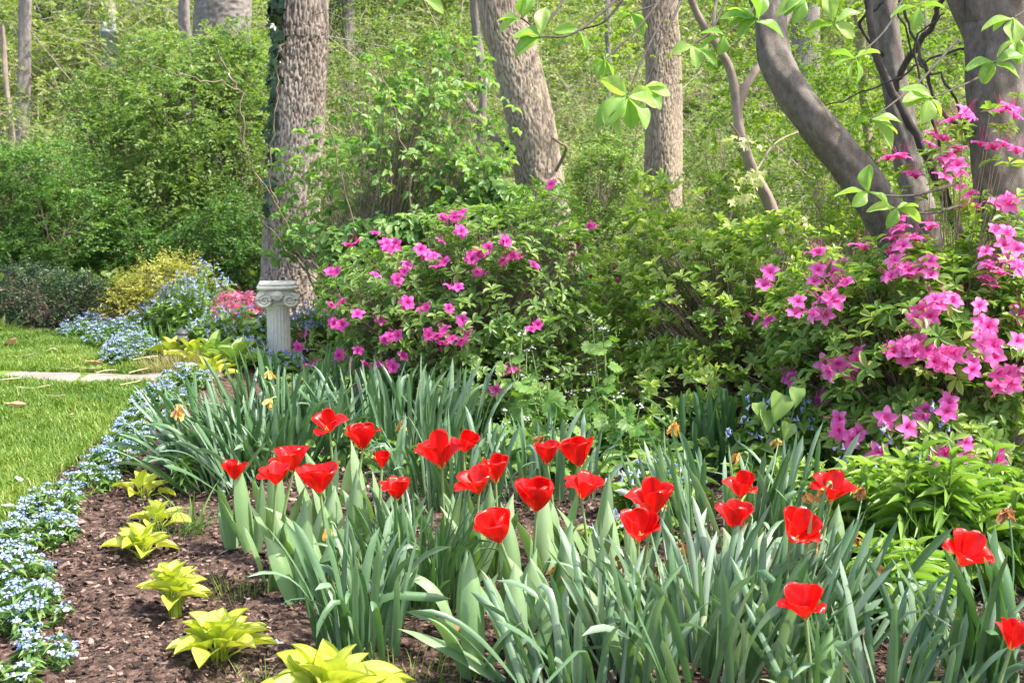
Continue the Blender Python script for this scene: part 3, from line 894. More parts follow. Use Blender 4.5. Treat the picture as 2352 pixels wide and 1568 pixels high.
tree('leaning_tree', 'tan ridged trunk leaning to the left above the pink azalea', 'tree',
    [(1145, -25, 100, 9.5), (1172, 100, 103, 9.5), (1197, 200, 105, 9.5), (1220, 300, 106, 9.5), (1237, 400, 109, 9.5), (1252, 490, 113, 9.5), (1272, 600, 116, 9.5), (1290, 720, 118, 9.5), (1300, 800, 124, 9.5)],
    'tan', crown=((-1.2, 10, 9.5), (3.2, 3, 2.6), 110, .12), up=(-.75, 9.6, 7.6, .12), rings=380, sides=150, cw=.024, ch=.12, depth=.016, flare=.1, seed=5)
tree('straight_tree', 'straight tan trunk between the leaning tree and the young maple', 'tree',
    [(1517, -25, 76, 11.2), (1519, 100, 78, 11.2), (1522, 200, 80, 11.2), (1524, 350, 83, 11.2), (1523, 480, 88, 11.2), (1523, 600, 94, 11.2), (1524, 740, 104, 11.2)],
    'tan', crown=((2.4, 11.5, 8.5), (2.8, 2.5, 2.2), 100, .12), up=(1.45, 11.3, 7.2, .10), rings=380, sides=150, cw=.026, ch=.14, depth=.018, flare=.12, seed=9)

# young maple: forked pinkish stem with fine bright leaves
mp, mo, mpts, mr = tree('maple_tree', 'slender forked maple stem with bright star leaves left of the leaning magnolia', 'tree',
    [(1692, 232, 25, 7.5), (1697, 290, 24, 7.5), (1712, 345, 25, 7.5), (1733, 400, 26, 7.5), (1760, 450, 27, 7.5), (1779, 505, 27, 7.5), (1793, 570, 28, 7.5), (1800, 640, 30, 7.5), (1806, 760, 32, 7.5), (1808, 940, 36, 7.5)],
    'maplebark', style='smooth', rings=110, sides=24, flare=.1, seed=4)
lm = MB()
for pts, r0, r1 in [([(1694, 250, 7.5), (1680, 170, 7.5), (1650, 110, 7.45), (1600, 30, 7.4), (1560, -80, 7.3)], .030, .018), ([(1694, 250, 7.5), (1712, 200, 7.52), (1745, 148, 7.6), (1800, 60, 7.7), (1850, -60, 7.8)], .030, .018),
                    ([(1680, 170, 7.5), (1640, 60, 7.8), (1660, -60, 8.0)], .015, .010), ([(1733, 400, 7.5), (1780, 330, 7.7), (1850, 300, 8.0), (1900, 310, 8.1)], .008, .003), ([(1712, 345, 7.5), (1690, 300, 7.3), (1640, 240, 7.2)], .006, .003)]:
    limb(lm, [at(*p) - mo for p in pts], r0, r1, 20, 8)
lm.build('branch', M['maplebark'], mp)
cm = MB()
for c, r, n, s in [(at(1900, 120, 8.9), (1.0, 1.0, .75), 230, 1), (at(2180, 180, 9.2), (1.2, .9, .9), 240, 2), (at(1690, 340, 8.2), (.34, .4, .5), 60, 3), (at(1660, 60, 8.4), (.32, .5, .4), 40, 4), (at(1390, 90, 12.4), (.5, .5, .6), 70, 7), (at(1930, 430, 9.0), (.8, .6, .5), 110, 5), (np.array([2.2, 8.6, 4.0]), (1.6, 1.2, .8), 190, 6)]:
    bush_sprays(cm, c - mo, r, n, .42, 12, .062, (.2, .85), 300 + s, twig=.002, shell=.15, tmpl=STAR, Wr=1.0, droop=.25)
cm.build('crown', [M['maple'], M['darktwig']], mp)
pm_ = MB()
for (px, py, w, n) in [(1715, 412, 42, 26), (1705, 455, 22, 12), (1750, 400, 25, 10), (1835, 500, 18, 7), (1690, 322, 24, 9), (1722, 330, 18, 6), (1690, 450, 16, 5)]:
    P = np.array([at(px + rng.normal() * w * .6, py + rng.normal() * w * .28, 7.2 + rng.normal() * .08) for _ in range(n)]) - mo
    pm_.inst(STAR, P, rng.normal(size=P.shape) * .6 + np.array([0, -.2, -.4]), rng.normal(size=P.shape) * .5 + np.array([0, -.3, .8]), .065, .06, rng.uniform(.2, 1, n))
tag(pm_.build('young_leaves', M['palemaple'], mp), 'cream-coloured newly opened leaves on the lower twigs')

# magnolia: leaning stem and upright stem from one base; a thick trunk beside it
mg, go_, _, _ = tree('magnolia_tree', 'smooth grey magnolia with a heavy stem leaning left and a straight stem', 'tree',
    [(1755, -70, 70, 6.4), (1765, 20, 66, 6.35), (1773, 90, 70, 6.3), (1785, 145, 77, 6.27), (1819, 207, 84, 6.25), (1866, 272, 86, 6.2), (1919, 340, 85, 6.2), (1970, 408, 84, 6.2), (2021, 476, 86, 6.2), (2064, 537, 90, 6.2), (2130, 640, 98, 6.2), (2190, 780, 122, 6.25), (2215, 960, 140, 6.3)],
    'smoothbark', style='smooth', up=(1.2, 6.6, 4.2, .06), rings=220, sides=64, flare=.1, seed=2)
sm = MB()
ps, rs = px_trunk([(2014, -120, 56, 6.9), (2029, 0, 58, 6.85), (2046, 120, 56, 6.8), (2059, 220, 54, 6.75), (2076, 310, 55, 6.7), (2092, 390, 58, 6.65), (2110, 465, 62, 6.55), (2138, 580, 70, 6.5), (2165, 700, 90, 6.45), (2200, 860, 100, 6.35), (2212, 1000, 110, 6.3)])
trunk(sm, ps - go_, rs, 180, 48, 'smooth', seed=8)
sm.build('upright_stem', M['smoothbark'], mg)
bb = MB()
for pts, r0, r1 in [([(2250, 620, 6.4), (2190, 500, 6.35), (2140, 390, 6.3), (2100, 300, 6.3), (2050, 210, 6.35), (2010, 110, 6.4), (1985, -30, 6.5)], .027, .018),
                    ([(2050, 215, 6.6), (2090, 130, 6.5), (2140, 60, 6.4), (2180, -40, 6.3)], .019, .013),
                    ([(2040, 140, 6.8), (1975, 60, 6.7), (2020, 10, 6.6), (2060, -30, 6.6)], .010, .006),
                    ([(2220, 300, 6.2), (2160, 250, 6.2), (2125, 160, 6.2), (2090, 60, 6.3), (2060, -30, 6.3)], .012, .007),
                    ([(2240, 110, 6.1), (2150, 130, 6.15), (2060, 180, 6.2), (1960, 220, 6.3), (1850, 260, 6.4)], .007, .003),
                    ([(2230, 330, 6.1), (2180, 200, 6.1), (2110, 140, 6.1), (2060, 20, 6.0)], .007, .005),
                    ([(2190, 500, 6.3), (2150, 300, 6.0), (2100, 110, 5.9), (2170, 30, 5.8)], .008, .004)]:
    limb(bb, [at(*p) - go_ for p in pts], r0, r1, 22, 8, jit=.006)
bb.build('branch', M['darktwig'], mg)
tg, to_, _, _ = tree('magnolia_tree', 'thick dark grey magnolia trunk at the right edge of the photo', 'tree',
    [(2296, -70, 116, 6.0), (2292, 50, 118, 6.0), (2290, 150, 120, 6.0), (2290, 260, 118, 6.0), (2294, 370, 118, 6.0), (2302, 480, 122, 6.0), (2310, 600, 128, 6.0), (2320, 800, 140, 6.0), (2325, 1020, 160, 6.0)],
    'smoothbark', style='smooth', crown=((3.6, 6.3, 5.2), (2.0, 1.7, 1.1), 60, .17), up=(2.7, 6.1, 4.3, .1), rings=180, sides=56, flare=.1, seed=6, leafm='magnolia_leaf')
fm = MB()
limb(fm, [at(2260, 150, 6.05) - to_, at(2232, 70, 6.1) - to_, at(2200, 0, 6.1) - to_, at(2165, -110, 6.1) - to_], .056, .046, 14, 14)
fm.build('side_limb', M['smoothbark'], tg)

# magnolia sprays reaching over the garden: twig + whorl of large leaves, each spray a part
def spray(px, py, Y, stem_pts, leaves, ln):
    ln = ln * .80 if px != 1440 else ln * .95
    leaves = [q for q in leaves if rng.uniform() > .12]
    leaves = [(a + rng.normal() * 9, d + rng.normal() * .25) for a, d in leaves]
    mb = MB()
    c = at(px, py, Y) - go_
    P = [at(*p) - go_ for p in stem_pts] + [c]
    mb.tubes(crom(P, 14) if len(P) > 2 else np.array(P), np.linspace(.0065, .0032, 14 if len(P) > 2 else 2)[None], 5, .5, 1)
    D, N = [], []
    for ang, depth_ in leaves:                     # direction on the picture plane (0 right, 90 up), and towards (-) / away (+)
        a = R(ang)
        D.append([math.cos(a), depth_, math.sin(a)])
        N.append([rng.normal() * .5, -.40 + rng.normal() * .45, .85])
    k = len(D)
    mb.inst(L_BIG, np.repeat(c[None], k, 0) + rng.normal(size=(k, 3)) * .004, D, N, ln * rng.uniform(.88, 1.3, k), ln * rng.uniform(.50, .68, k), rng.uniform(.25, .95, k))
    mb.build('leaf_spray', [M['magnolia_leaf'], M['darktwig']], mg)
for a in [
    (1440, 222, 4.6, [(1600, -80, 5.2), (1535, 20, 4.9), (1478, 130, 4.7)], [(205, -.3), (222, -.4), (285, -.3), (265, -.5), (320, -.2), (350, .3), (150, .4), (20, .3)], .135),
    (1478, 205, 4.7, [(1600, -80, 5.2), (1530, 80, 4.8)], [(300, -.2), (318, -.5), (345, .1), (10, .4), (80, .5)], .13),
    (1392, 135, 4.8, [(1560, -60, 5.2), (1470, 60, 4.9)], [(175, -.2), (230, -.3), (275, -.2), (320, 0), (30, .3)], .095),
    (1240, 85, 4.6, [(1480, -60, 5.0), (1330, 70, 4.7)], [(165, -.2), (195, -.3), (185, .2), (310, -.4), (150, .3), (75, .2)], .125),
    (1196, 42, 4.7, [(1330, -60, 5), (1250, 60, 4.8)], [(190, -.3), (70, -.3), (160, .2), (100, .3)], .10),
    (1330, 70, 4.9, [(1470, -70, 5.1), (1400, 40, 4.9)], [(165, -.2), (200, -.2), (310, -.1), (20, .3)], .115),
    (960, -8, 4.4, [(1150, -90, 4.8), (1050, -30, 4.5)], [(180, -.2), (275, -.5), (205, .1), (330, -.2)], .11),
    (1590, 105, 4.9, [(1690, -60, 5.2), (1640, 60, 5.0)], [(175, -.2), (200, -.3), (330, -.2), (290, -.3)], .115),
    (1450, 30, 5.0, [(1590, -90, 5.3), (1520, 0, 5.1)], [(250, -.3), (300, -.3), (200, 0), (340, .2)], .11),
    (1735, 45, 4.7, [(1830, -90, 5.2), (1790, -20, 4.9)], [(190, -.3), (215, -.4), (160, .1), (100, -.2), (70, -.1), (345, -.3), (310, -.4), (130, .2)], .14),
    (1665, 80, 4.8, [(1740, -80, 5.1), (1730, 20, 4.9)], [(250, -.3), (200, -.2), (160, .2)], .105),
    (1915, 55, 4.9, [(2000, -90, 5.4), (1960, 0, 5.1)], [(195, -.2), (235, -.4), (290, -.5), (320, -.2), (20, 0), (120, .2)], .13),
    (1965, 135, 5.0, [(2100, -60, 5.6), (2040, 60, 5.3)], [(180, -.2), (250, -.4), (295, -.4), (35, .2), (150, .3)], .125),
    (2000, 275, 4.9, [(2200, 90, 5.8), (2120, 180, 5.4), (2060, 230, 5.1)], [(195, -.3), (170, .1), (305, -.5), (20, .1), (340, -.2)], .135),
    (2140, 225, 4.8, [(2320, 110, 5.7), (2260, 170, 5.3), (2190, 205, 5.0)], [(180, -.2), (195, -.4), (255, -.5), (330, 0), (150, .2)], .13),
    (1995, 440, 4.7, [(2200, 420, 5.7), (2120, 445, 5.3), (2050, 450, 5.0)], [(100, -.2), (190, -.2), (235, -.5), (325, -.2), (60, .2)], .125),
    (2058, 480, 4.8, [(2210, 470, 5.7), (2140, 490, 5.3)], [(250, -.4), (340, -.2), (20, .1), (180, .1)], .115),
    (2285, 145, 4.6, [(2420, 60, 5.2), (2350, 100, 4.8)], [(185, -.2), (170, .1), (250, -.3), (215, -.5), (20, 0), (330, -.2)], .12),
    (2330, 40, 4.6, [(2440, -60, 5.0), (2390, 0, 4.8)], [(180, -.2), (200, -.2), (300, -.4), (250, -.2)], .12),
    (2340, 90, 4.7, [(2440, -20, 5.1), (2400, 50, 4.9)], [(190, -.2), (230, -.4), (280, -.3)], .11),
    (1850, -5, 4.9, [(1950, -90, 5.2), (1900, -50, 5.0)], [(190, -.3), (230, -.3), (330, -.2), (270, -.4)], .125),
    (2110, 15, 4.8, [(2200, -90, 5.2), (2150, -40, 5.0)], [(185, -.3), (250, -.3), (310, -.3), (20, 0)], .12)]:
    spray(*a)

# trunks further off
for nm, lab, rows, bark, kw in [
    ('spruce_tree', 'bare grey spruce trunk standing at the far left edge', [(60, -25, 27, 22), (58, 80, 27, 22), (55, 180, 28, 22), (51, 300, 29, 22), (48, 420, 30, 22)], 'greybark', {}),
    ('oak_tree', 'broad dark trunk above the left shrubs, cut off by the top of the photo', [(515, -60, 124, 17.5), (515, 0, 124, 17.5), (512, 80, 126, 17.5), (508, 250, 132, 17.5), (505, 430, 140, 17.5)], 'greybark', dict(cw=.07, ch=.25, depth=.03, rings=120, sides=80)),
    ('slim_tree', 'thin grey-brown trunk just left of the broad dark trunk', [(426, -40, 24, 19), (424, 40, 24, 19), (430, 150, 26, 19), (428, 400, 30, 19)], 'greybark', {}),
    ('slim_tree', 'thin wavy trunk seen between the two magnolia stems', [(1968, -40, 18, 9.6), (1975, 90, 19, 9.6), (1984, 200, 20, 9.6), (1992, 300, 21, 9.6), (2000, 420, 22, 9.6), (1998, 800, 26, 9.6)], 'maplebark', dict(style='smooth')),
    ('pine_tree', 'broad pale trunk far behind, seen right of the leaning magnolia stem', [(1850, -60, 62, 19), (1850, 100, 62, 19), (1852, 300, 64, 19), (1850, 520, 70, 19)], 'greybark', dict(cw=.05, ch=.4)),
    ('slim_tree', 'thin bent trunk left of the leaning tan trunk with a crooked branch', [(1080, -60, 16, 12.5), (1095, 80, 17, 12.5), (1110, 200, 18, 12.5), (1100, 350, 19, 12.5), (1085, 500, 20, 12.5), (1080, 700, 24, 12.5)], 'greybark', dict(style='smooth')),
    ('slim_tree', 'pale thin trunk far behind, right of the second magnolia stem', [(2120, -40, 16, 16), (2128, 200, 17, 16), (2130, 420, 18, 16), (2130, 560, 19, 16)], 'greybark', dict(style='smooth')),
    ('slim_tree', 'thin leaning trunk at the far left edge beside the spruce', [(5, 60, 10, 21), (15, 200, 11, 21), (28, 300, 12, 21), (38, 450, 13, 21)], 'maplebark', dict(style='smooth')),
    ('slim_tree', 'thin pale trunk between the leaning and the straight tan trunks', [(1392, -40, 13, 17), (1398, 150, 14, 17), (1390, 350, 15, 17), (1396, 560, 16, 17)], 'greybark', dict(style='smooth'))]:
    k = dict(rings=90, sides=32, flare=.1, seed=int(rows[0][0]) + 3); k.update(kw)
    tree(nm, lab, 'tree', rows, bark, **k)
# crooked branch on the bent thin tree
t = MB()
pipeline([(1165, 345, 9.6), (1130, 310, 9.7), (1100, 270, 9.9), (1075, 235, 10.1), (1060, 215, 10.2)], t, .035, .022, 14, 7)
pipeline([(1075, 235, 10.1), (1090, 215, 10.2), (1105, 190, 10.3), (1110, 150, 10.4)], t, .02, .012, 10, 6)
t.build('branch', M['tan'], bpy.data.objects['leaning_tree'])
bpy.context.view_layer.update()
bo = [o for o in bpy.data.objects['leaning_tree'].children if o.name.startswith('branch')][0]
bo.location = -bpy.data.objects['leaning_tree'].location
t = MB()
pipeline([(1262, 420, 9.45), (1300, 345, 9.3), (1288, 330, 9.3), (1270, 318, 9.4)], t, .014, .008, 12, 6)
b2 = t.build('branch_stub', M['tan'], bpy.data.objects['leaning_tree']); b2.location = bo.location

# drooping dark conifer, far left
cr = thing('conifer_tree', 'dark drooping conifer behind the grey spruce trunk, far left', 'tree', (at(140, 0, 27)[0], 27, float(tz(at(140, 0, 27)[0], 27))))
co = np.array(cr.location)
tm = MB(); limb(tm, [(0, 0, -.2), (0, 0, 4), (.1, 0, 9)], .18, .08, 10, 10); tm.build('trunk', M['greybark'], cr)
fo = MB()
P, D = [], []
for z in np.linspace(1.2, 8.5, 26):
    for k in range(7):
        a = rng.uniform(0, 6.28); ln = (1.5 - .08 * z) * rng.uniform(.6, 1.1)
        for s in np.linspace(.25, 1, 6):
            P.append([math.cos(a) * ln * s, math.sin(a) * ln * s, z - .35 * s * s]); D.append([math.cos(a) * .25 + rng.normal() * .15, math.sin(a) * .25, -1])
sprays(fo, np.array(P), np.array(D), .75, 12, .16, .22, None, (.1, .9), .1)
fo.build('crown', [M['conifer'], M['twig']], cr)
# dark conifer between oak and leaning tree (top)
cr = thing('conifer_tree', 'dark evergreen showing at the top edge just right of the thick oak trunk', 'tree', (at(800, 0, 23)[0], 23, float(tz(at(800, 0, 23)[0], 23))))
tm = MB(); limb(tm, [(0, 0, -.2), (0, 0, 4), (.1, 0, 8)], .15, .06, 10, 10); tm.build('trunk', M['greybark'], cr)
fo = MB(); P, D = [], []
for z in np.linspace(2.2, 8.0, 22):
    for k in range(6):
        a = rng.uniform(0, 6.28); ln = .75 * rng.uniform(.5, 1.1)
        for s in np.linspace(.2, 1, 5):
            P.append([math.cos(a) * ln * s, math.sin(a) * ln * s, z - .2 * s * s]); D.append([math.cos(a) * .4, math.sin(a) * .4, -1])
sprays(fo, np.array(P), np.array(D), .45, 10, .12, .25, None, (.0, .5), .1)
fo.build('crown', [M['conifer'], M['twig']], cr)

# utility pole with transformer and wires
pb = at(268, 300, 24); pz = float(tz(pb[0], 24))
pole = thing('utility_pole', 'weathered utility pole with a grey transformer behind the left shrubs', 'utility pole', (pb[0], 24, pz))
pt = MB(); limb(pt, [(0, 0, -.3), (0, 0, 4), (0, 0, 9.5)], .085, .062, 12, 14); pt.build('pole', M['pole'], pole)
tc = at(250, 118, 23.8) - np.array([pb[0], 24, pz]); hh, rr = S(46, 23.8), S(20, 23.8)
tb = MB()
prof = [(0.01, -hh), (rr * .92, -hh), (rr, -hh * .96), (rr, hh * .82), (rr * 1.10, hh * .84), (rr * 1.12, hh * .95), (rr * .95, hh), (.01, hh * 1.03)]
an = np.arange(24) * 2 * math.pi / 24
tb.grid(np.array([[(tc[0] + r * math.cos(a), tc[1] + r * math.sin(a), tc[2] + z) for a in an] for r, z in prof]), .5, 0, closed_u=True)
tf = tb.build('transformer', M['transformer'], pole)
for dx in (-.06, .10):
    q = MB()
    q.grid(np.array([[(tc[0] + dx + r * math.cos(a), tc[1] + r * math.sin(a), tc[2] + hh + z) for a in an[::2]] for r, z in [(.045, 0), (.045, .02), (.03, .03), (.045, .06), (.03, .08), (.042, .11), (.025, .14), (.005, .15)]]), .5, 0, closed_u=True)
    q.build('insulator', M['transformer'], tf)
bk = MB(); limb(bk, [(tc[0], tc[1] + rr * .8, tc[2] + .1), (0, 0, tc[2] + .1)], .04, .04, 4, 6); bk.build('bracket', M['transformer'], pole)
for lab, pts in [('thin overhead wire sloping up from the left edge to the pole', [(-40, 70, 24), (120, 40, 24), (268, -8, 24)]), ('thin overhead wire running right from the pole towards the oak', [(268, -6, 24), (380, 20, 23), (620, 60, 21), (830, 98, 20), (1000, 130, 19)])]:
    w = MB(); limb(w, [at(*p) for p in pts], .010, .010, 24, 5)
    tag(w.build('overhead_wire', M['wire']), lab, 'wire')

# ================================================================== SHRUBS
def ground_at(px, Y):
    x = at(px, 900, Y)[0]
    return np.array([x, Y, float(tz(x, Y))])
def ell(px, py, rxp, rzp, Y, ry=None):
    """ellipsoid from its place and size in the photo at depth Y"""
    c = at(px, py, Y)
    rx, rz = S(rxp, Y), S(rzp, Y)
    return c, np.array([rx, ry or (rx + rz) / 2, rz])

def spray_shrub(name, label, cat, lumps_, Y, leafm, nst, ln, m, leaf, tint, seed, twigm='twig', twig=.003, group=None, droop=.3, shell=.55, tmpl=None, Wr=.5, nstem=9):
    """lumps_: (px, py, rx, rz, dY, number of sprays) - the masses the shrub is made of"""
    b = ground_at(lumps_[0][0], Y)
    root = thing(name, label, cat, b, 0, group)
    fo, br = MB(), MB()
    for i, (px, py, rx, rz, dY, n) in enumerate(lumps_):
        c, r = ell(px, py, rx, rz, Y + dY)
        P = bush_sprays(fo, c - b, r, n, ln, m, leaf, tint, seed + i, zmin=.02, twig=0, shell=shell, droop=droop, tmpl=tmpl, Wr=Wr)
        sub = P[rng.choice(len(P), min(len(P), 60), replace=False)]
        stems(br, np.array([c[0] - b[0], c[1] - b[1], 0]), sub, min(nstem, 5), .025, twig)
    br.build('branches', M[twigm], root)
    fo.build('foliage', M[leafm], root)
    return root, b
# left-hand screen of shrubs
spray_shrub('arching_shrub', 'tall bright green arching shrub left of the oak trunk', 'shrub',
    [(430, 260, 210, 150, 0, 420), (300, 330, 190, 140, .2, 330), (520, 380, 150, 150, -.2, 330), (380, 480, 210, 110, -.5, 380), (560, 190, 110, 110, .4, 190), (250, 230, 120, 90, .8, 170), (420, 130, 150, 60, .6, 170), (530, 110, 80, 60, .7, 80)],
    14.6, 'fresh', 0, .62, 24, .072, (.3, 1), 500, droop=.35)
spray_shrub('rounded_shrub', 'full mid green rounded shrub at the left edge behind the dark evergreen', 'shrub',
    [(70, 420, 160, 125, 0, 420), (-60, 470, 140, 150, .3, 260), (130, 540, 150, 120, -.3, 400), (40, 600, 150, 90, -.5, 260)],
    13.6, 'midgreen', 0, .42, 24, .058, (.25, .95), 520, droop=.25)
spray_shrub('shade_shrub', 'dark green shrub in shade between the yellow bush and the oak', 'shrub',
    [(520, 540, 130, 90, 0, 300), (420, 590, 110, 80, .2, 220), (300, 560, 110, 90, .5, 240), (565, 610, 60, 60, -.2, 130)],
    12.9, 'midgreen', 0, .45, 22, .055, (.1, .75), 540, droop=.3)
spray_shrub('evergreen_shrub', 'low dark blue-green evergreen shrub at the far end of the lawn', 'shrub',
    [(110, 690, 135, 85, 0, 520), (20, 680, 110, 95, .2, 300), (200, 700, 70, 70, -.1, 200)],
    11.0, 'darkgreen', 0, .22, 18, .034, (.15, .9), 560, droop=.1, Wr=.55)
spray_shrub('golden_shrub', 'golden yellow shrub beside the dark evergreen at the lawn end', 'shrub',
    [(370, 660, 105, 72, 0, 420), (290, 690, 62, 52, -.1, 200), (430, 630, 52, 44, .1, 130), (350, 715, 80, 40, -.1, 140)],
    11.0, 'yellowbush', 0, .20, 16, .034, (.2, 1), 580, droop=.0)
# shrubs between and behind the trunks
for nm, lab, lumps_, Y_, mat, leaf, tint, sd_ in [
    ('woodland_shrub', 'small-leaved light green shrub between the leaning and the straight tan trunks', [(1390, 420, 110, 150, 0, 300), (1370, 580, 110, 100, -.3, 220), (1420, 300, 80, 90, .5, 130)], 12.2, 'fresh', .055, (.45, 1), 600),
    ('woodland_shrub', 'airy yellow-green shrub behind the young maple stem', [(1700, 480, 120, 130, 0, 260), (1660, 330, 90, 110, .4, 190), (1670, 600, 100, 80, -.2, 150)], 12.0, 'fresh', .05, (.4, 1), 620),
    ('woodland_shrub', 'bright shrub filling the gap between the oak and the leaning tan trunk', [(980, 330, 180, 150, 0, 350), (860, 180, 120, 130, .6, 220), (1040, 130, 110, 110, .8, 190), (900, 500, 160, 90, -.4, 220)], 13.2, 'wood', .06, (.15, .75), 640),
    ('woodland_shrub', 'yellow-green shrub between the two magnolia stems', [(2000, 480, 130, 130, 0, 260), (1900, 250, 110, 130, .5, 220), (2180, 520, 100, 120, -.2, 190)], 10.8, 'maple', .055, (.3, .95), 660),
    ('woodland_shrub', 'leafy shrub either side of the straight tan trunk', [(1400, 690, 90, 70, 0, 130), (1640, 700, 80, 70, .1, 120)], 11.6, 'fresh', .05, (.25, .8), 680)]:
    spray_shrub(nm, lab, 'shrub', lumps_, Y_, mat, 0, .42, 20, leaf, tint, sd_, twigm='paletwig', twig=.0026)

# broad-leaved airy shrub in front of the oak and the leaning trunk
vb = ground_at(905, 8.4)
vr = thing('viburnum_shrub', 'tall airy shrub with broad oval leaves in front of the oak trunk', 'shrub', vb)
fo, br = MB(), MB()
T = []
for px, py, rx, rz, dY, n in [(990, 330, 200, 160, 0, 252), (880, 420, 200, 130, .5, 252), (1080, 440, 130, 110, -.2, 184), (760, 400, 130, 150, .95, 138), (980, 170, 150, 90, .2, 92), (820, 560, 150, 60, -.2, 252), (1160, 470, 90, 50, -.4, 161), (700, 560, 90, 60, .8, 92), (930, 520, 160, 40, -.3, 184)]:
    c, r = ell(px, py, rx, rz, 8.4 + dY)
    T.append(envelope(n, c, r, .05, .25, None, 700 + px))
T = np.concatenate(T) - vb
A = stems(br, np.array([0, 0, 0]), T, 22, .016, .0012, .20, twig_tint=.5, arch=.15)
whorls(fo, T, A + np.array([0, -.1, .35]), 4, .064, .64, L_OVATE, (-.45, .10), (.2, 1), jit=.35)
for px_pts in [[(740, 700, 8.3), (640, 480, 8.1), (560, 330, 8.0), (540, 205, 7.9)], [(640, 480, 8.1), (620, 400, 8), (635, 240, 8), (640, 120, 8)], [(560, 330, 8.0), (545, 208, 7.9), (440, 180, 7.8), (320, 135, 7.7)],
               [(860, 700, 8.2), (800, 480, 8.1), (760, 300, 8.0), (700, 160, 8.0)], [(960, 620, 8.1), (935, 380, 8.0), (880, 180, 8), (850, 60, 8)], [(1060, 540, 8.1), (1110, 400, 8.0), (1060, 250, 8.0)], [(545, 208, 7.9), (500, 120, 7.9), (470, 60, 7.9)],
               [(640, 120, 8), (690, 60, 8), (760, 20, 8)], [(700, 620, 8.3), (600, 500, 8.1), (560, 440, 8)]]:
    pipeline(px_pts, br, .010, .003, 20, 5, .6) if False else limb(br, [at(*p) - vb for p in px_pts], .008, .002, 22, 5, .4, jit=.010)
br.build('branches', M['twig'], vr)
fo.build('foliage', M['dogwood'], vr)

# azaleas: stems, leaf whorls, and every blossom cluster a part
BLM = [blossom_mesh('blossom', n, .078, 40 + i, M['magenta']) for i, n in enumerate((2, 2, 3, 1, 2, 3))]
BLS = [blossom_mesh('blossom', n, .076, 80 + i, M['mauve']) for i, n in enumerate((1, 2, 1, 2, 2))]
BLP = [blossom_mesh('blossom', n, .060, 60 + i, M['pink']) for i, n in enumerate((3, 4, 3))]
def azalea(label, parts, Y, flowers, leafm, nst, leaf, tint, seed, meshes, extra=(0, -.6, .3), fsc=1.0, k=6, tips_only=None, nm='azalea_bush', ry=None, basepx=None, tmpl=None, elev=(-.15, .65), twl=.55, shell=.6):
    b = ground_at(basepx or parts[0][0], Y)
    root = thing(nm, label, 'azalea', b)
    fo, br = MB(), MB()
    T, sh = [], []
    for i, (px, py, rx, rz, dY, n) in enumerate(parts):
        c, r = ell(px, py, rx, rz, Y + dY, ry)
        sh.append((c, r))
        T.append(envelope(n, c, r, shell, .22, b[2] + .05, seed + i))
    T = np.concatenate(T)
    FP = []
    for px, py in flowers:
        j = np.argmin([((px - q[0]) / q[2]) ** 2 + ((py - q[1]) / q[3]) ** 2 for q in parts])
        FP.append(on_shell(px, py, *sh[j]))
    FP = np.array(FP) if FP else np.zeros((0, 3))
    allT = np.vstack([T, FP - np.array([0, -.03, .01])]) - b
    A = stems(br, np.zeros(3), allT, 14, .017, .0015, .08, twig_tint=twl, arch=.2)
    nT = len(T)
    whorls(fo, allT[:nT], A[:nT], k, leaf, .40, tmpl or L_OBOV, elev, tint, jit=.35, up=.5)
    if len(FP):
        whorls(fo, allT[nT:] + np.array([0, .02, -.01]), A[nT:], k, leaf, .42, tmpl or L_OBOV, (-.2, .5), (min(.55, tint[1]), 1), jit=.4, up=.3)
    br.build('branches', M['twig'], root)
    fo.build('foliage', M[leafm], root)
    cc = sh[0][0]
    for p in FP:
        s = fsc * rng.uniform(.88, 1.12)
        e = face_out(p, cc, extra)
        linked('blossom', meshes[rng.integers(len(meshes))], root, p - b, (rng.normal() * .3, e[1] + rng.normal() * .2, e[2] + rng.normal() * .25), s)
    return root
MIDF = [(861,538),(836,573),(874,573),(894,576),(914,566),(911,593),(966,574),(934,611),(969,596),(996,589),(1011,556),(1041,536),(1142,556),(1137,586),(1164,584),(1067,593),(1097,598),(1044,619),(1124,603),(1191,586),(1224,611),(1106,624),(861,634),(897,653),(947,636),(1062,683),(926,709),(1001,716),(1029,709),(872,736),(790,646),(821,723),(780,690),(787,746),(1014,756),(1064,743),(974,769),(1031,776),(1067,769),(884,783),(934,789),(924,819),(821,806),(864,833),(887,843),(1251,756),(1176,843),(1141,903),(826,893),(796,911),(687,799),(707,773),(720,829),(752,838),(773,809),(757,750),(1006,508),(1054,500),(1081,505),(1266,420),(1359,517)]
RF = [(1783,656),(1768,729),(1851,719),(1901,719),(1921,696),(1935,676),(1965,649),(1915,633),(1895,646),(1938,603),(1905,586),(2001,579),(2053,566),(2075,543),(2101,559),(2118,536),(2058,613),(2088,616),(2115,609),(2155,626),(2255,586),(2301,576),(2331,589),(2265,626),(2301,636),(2291,663),(2345,619),(2121,706),(2158,699),(2191,689),(2141,719),(2251,753),(2315,739),(2098,786),(2115,783),(2085,809),(2105,826),(2131,843),(2191,836),(2208,859),(2195,806),(2261,796),(2281,799),(2341,786),(2301,853),(2321,849),(2348,849),(1845,856),(1905,839),(1931,833),(1968,849),(1935,879),(1911,893),(2038,966),(2088,986),(2151,956),(2131,936),(1935,1016),(1921,996),(2228,1033),(2301,1033),(2025,1039),(2181,1039),(2218,267),(2215,283),(2311,277),(2331,277),(2143,340),(2171,333),(2191,360),(2165,363),(2201,387),(2171,413),(2080,377),(2078,420),(2285,353),(2331,360),(2235,463),(2211,497),(2321,453),(2291,477)]
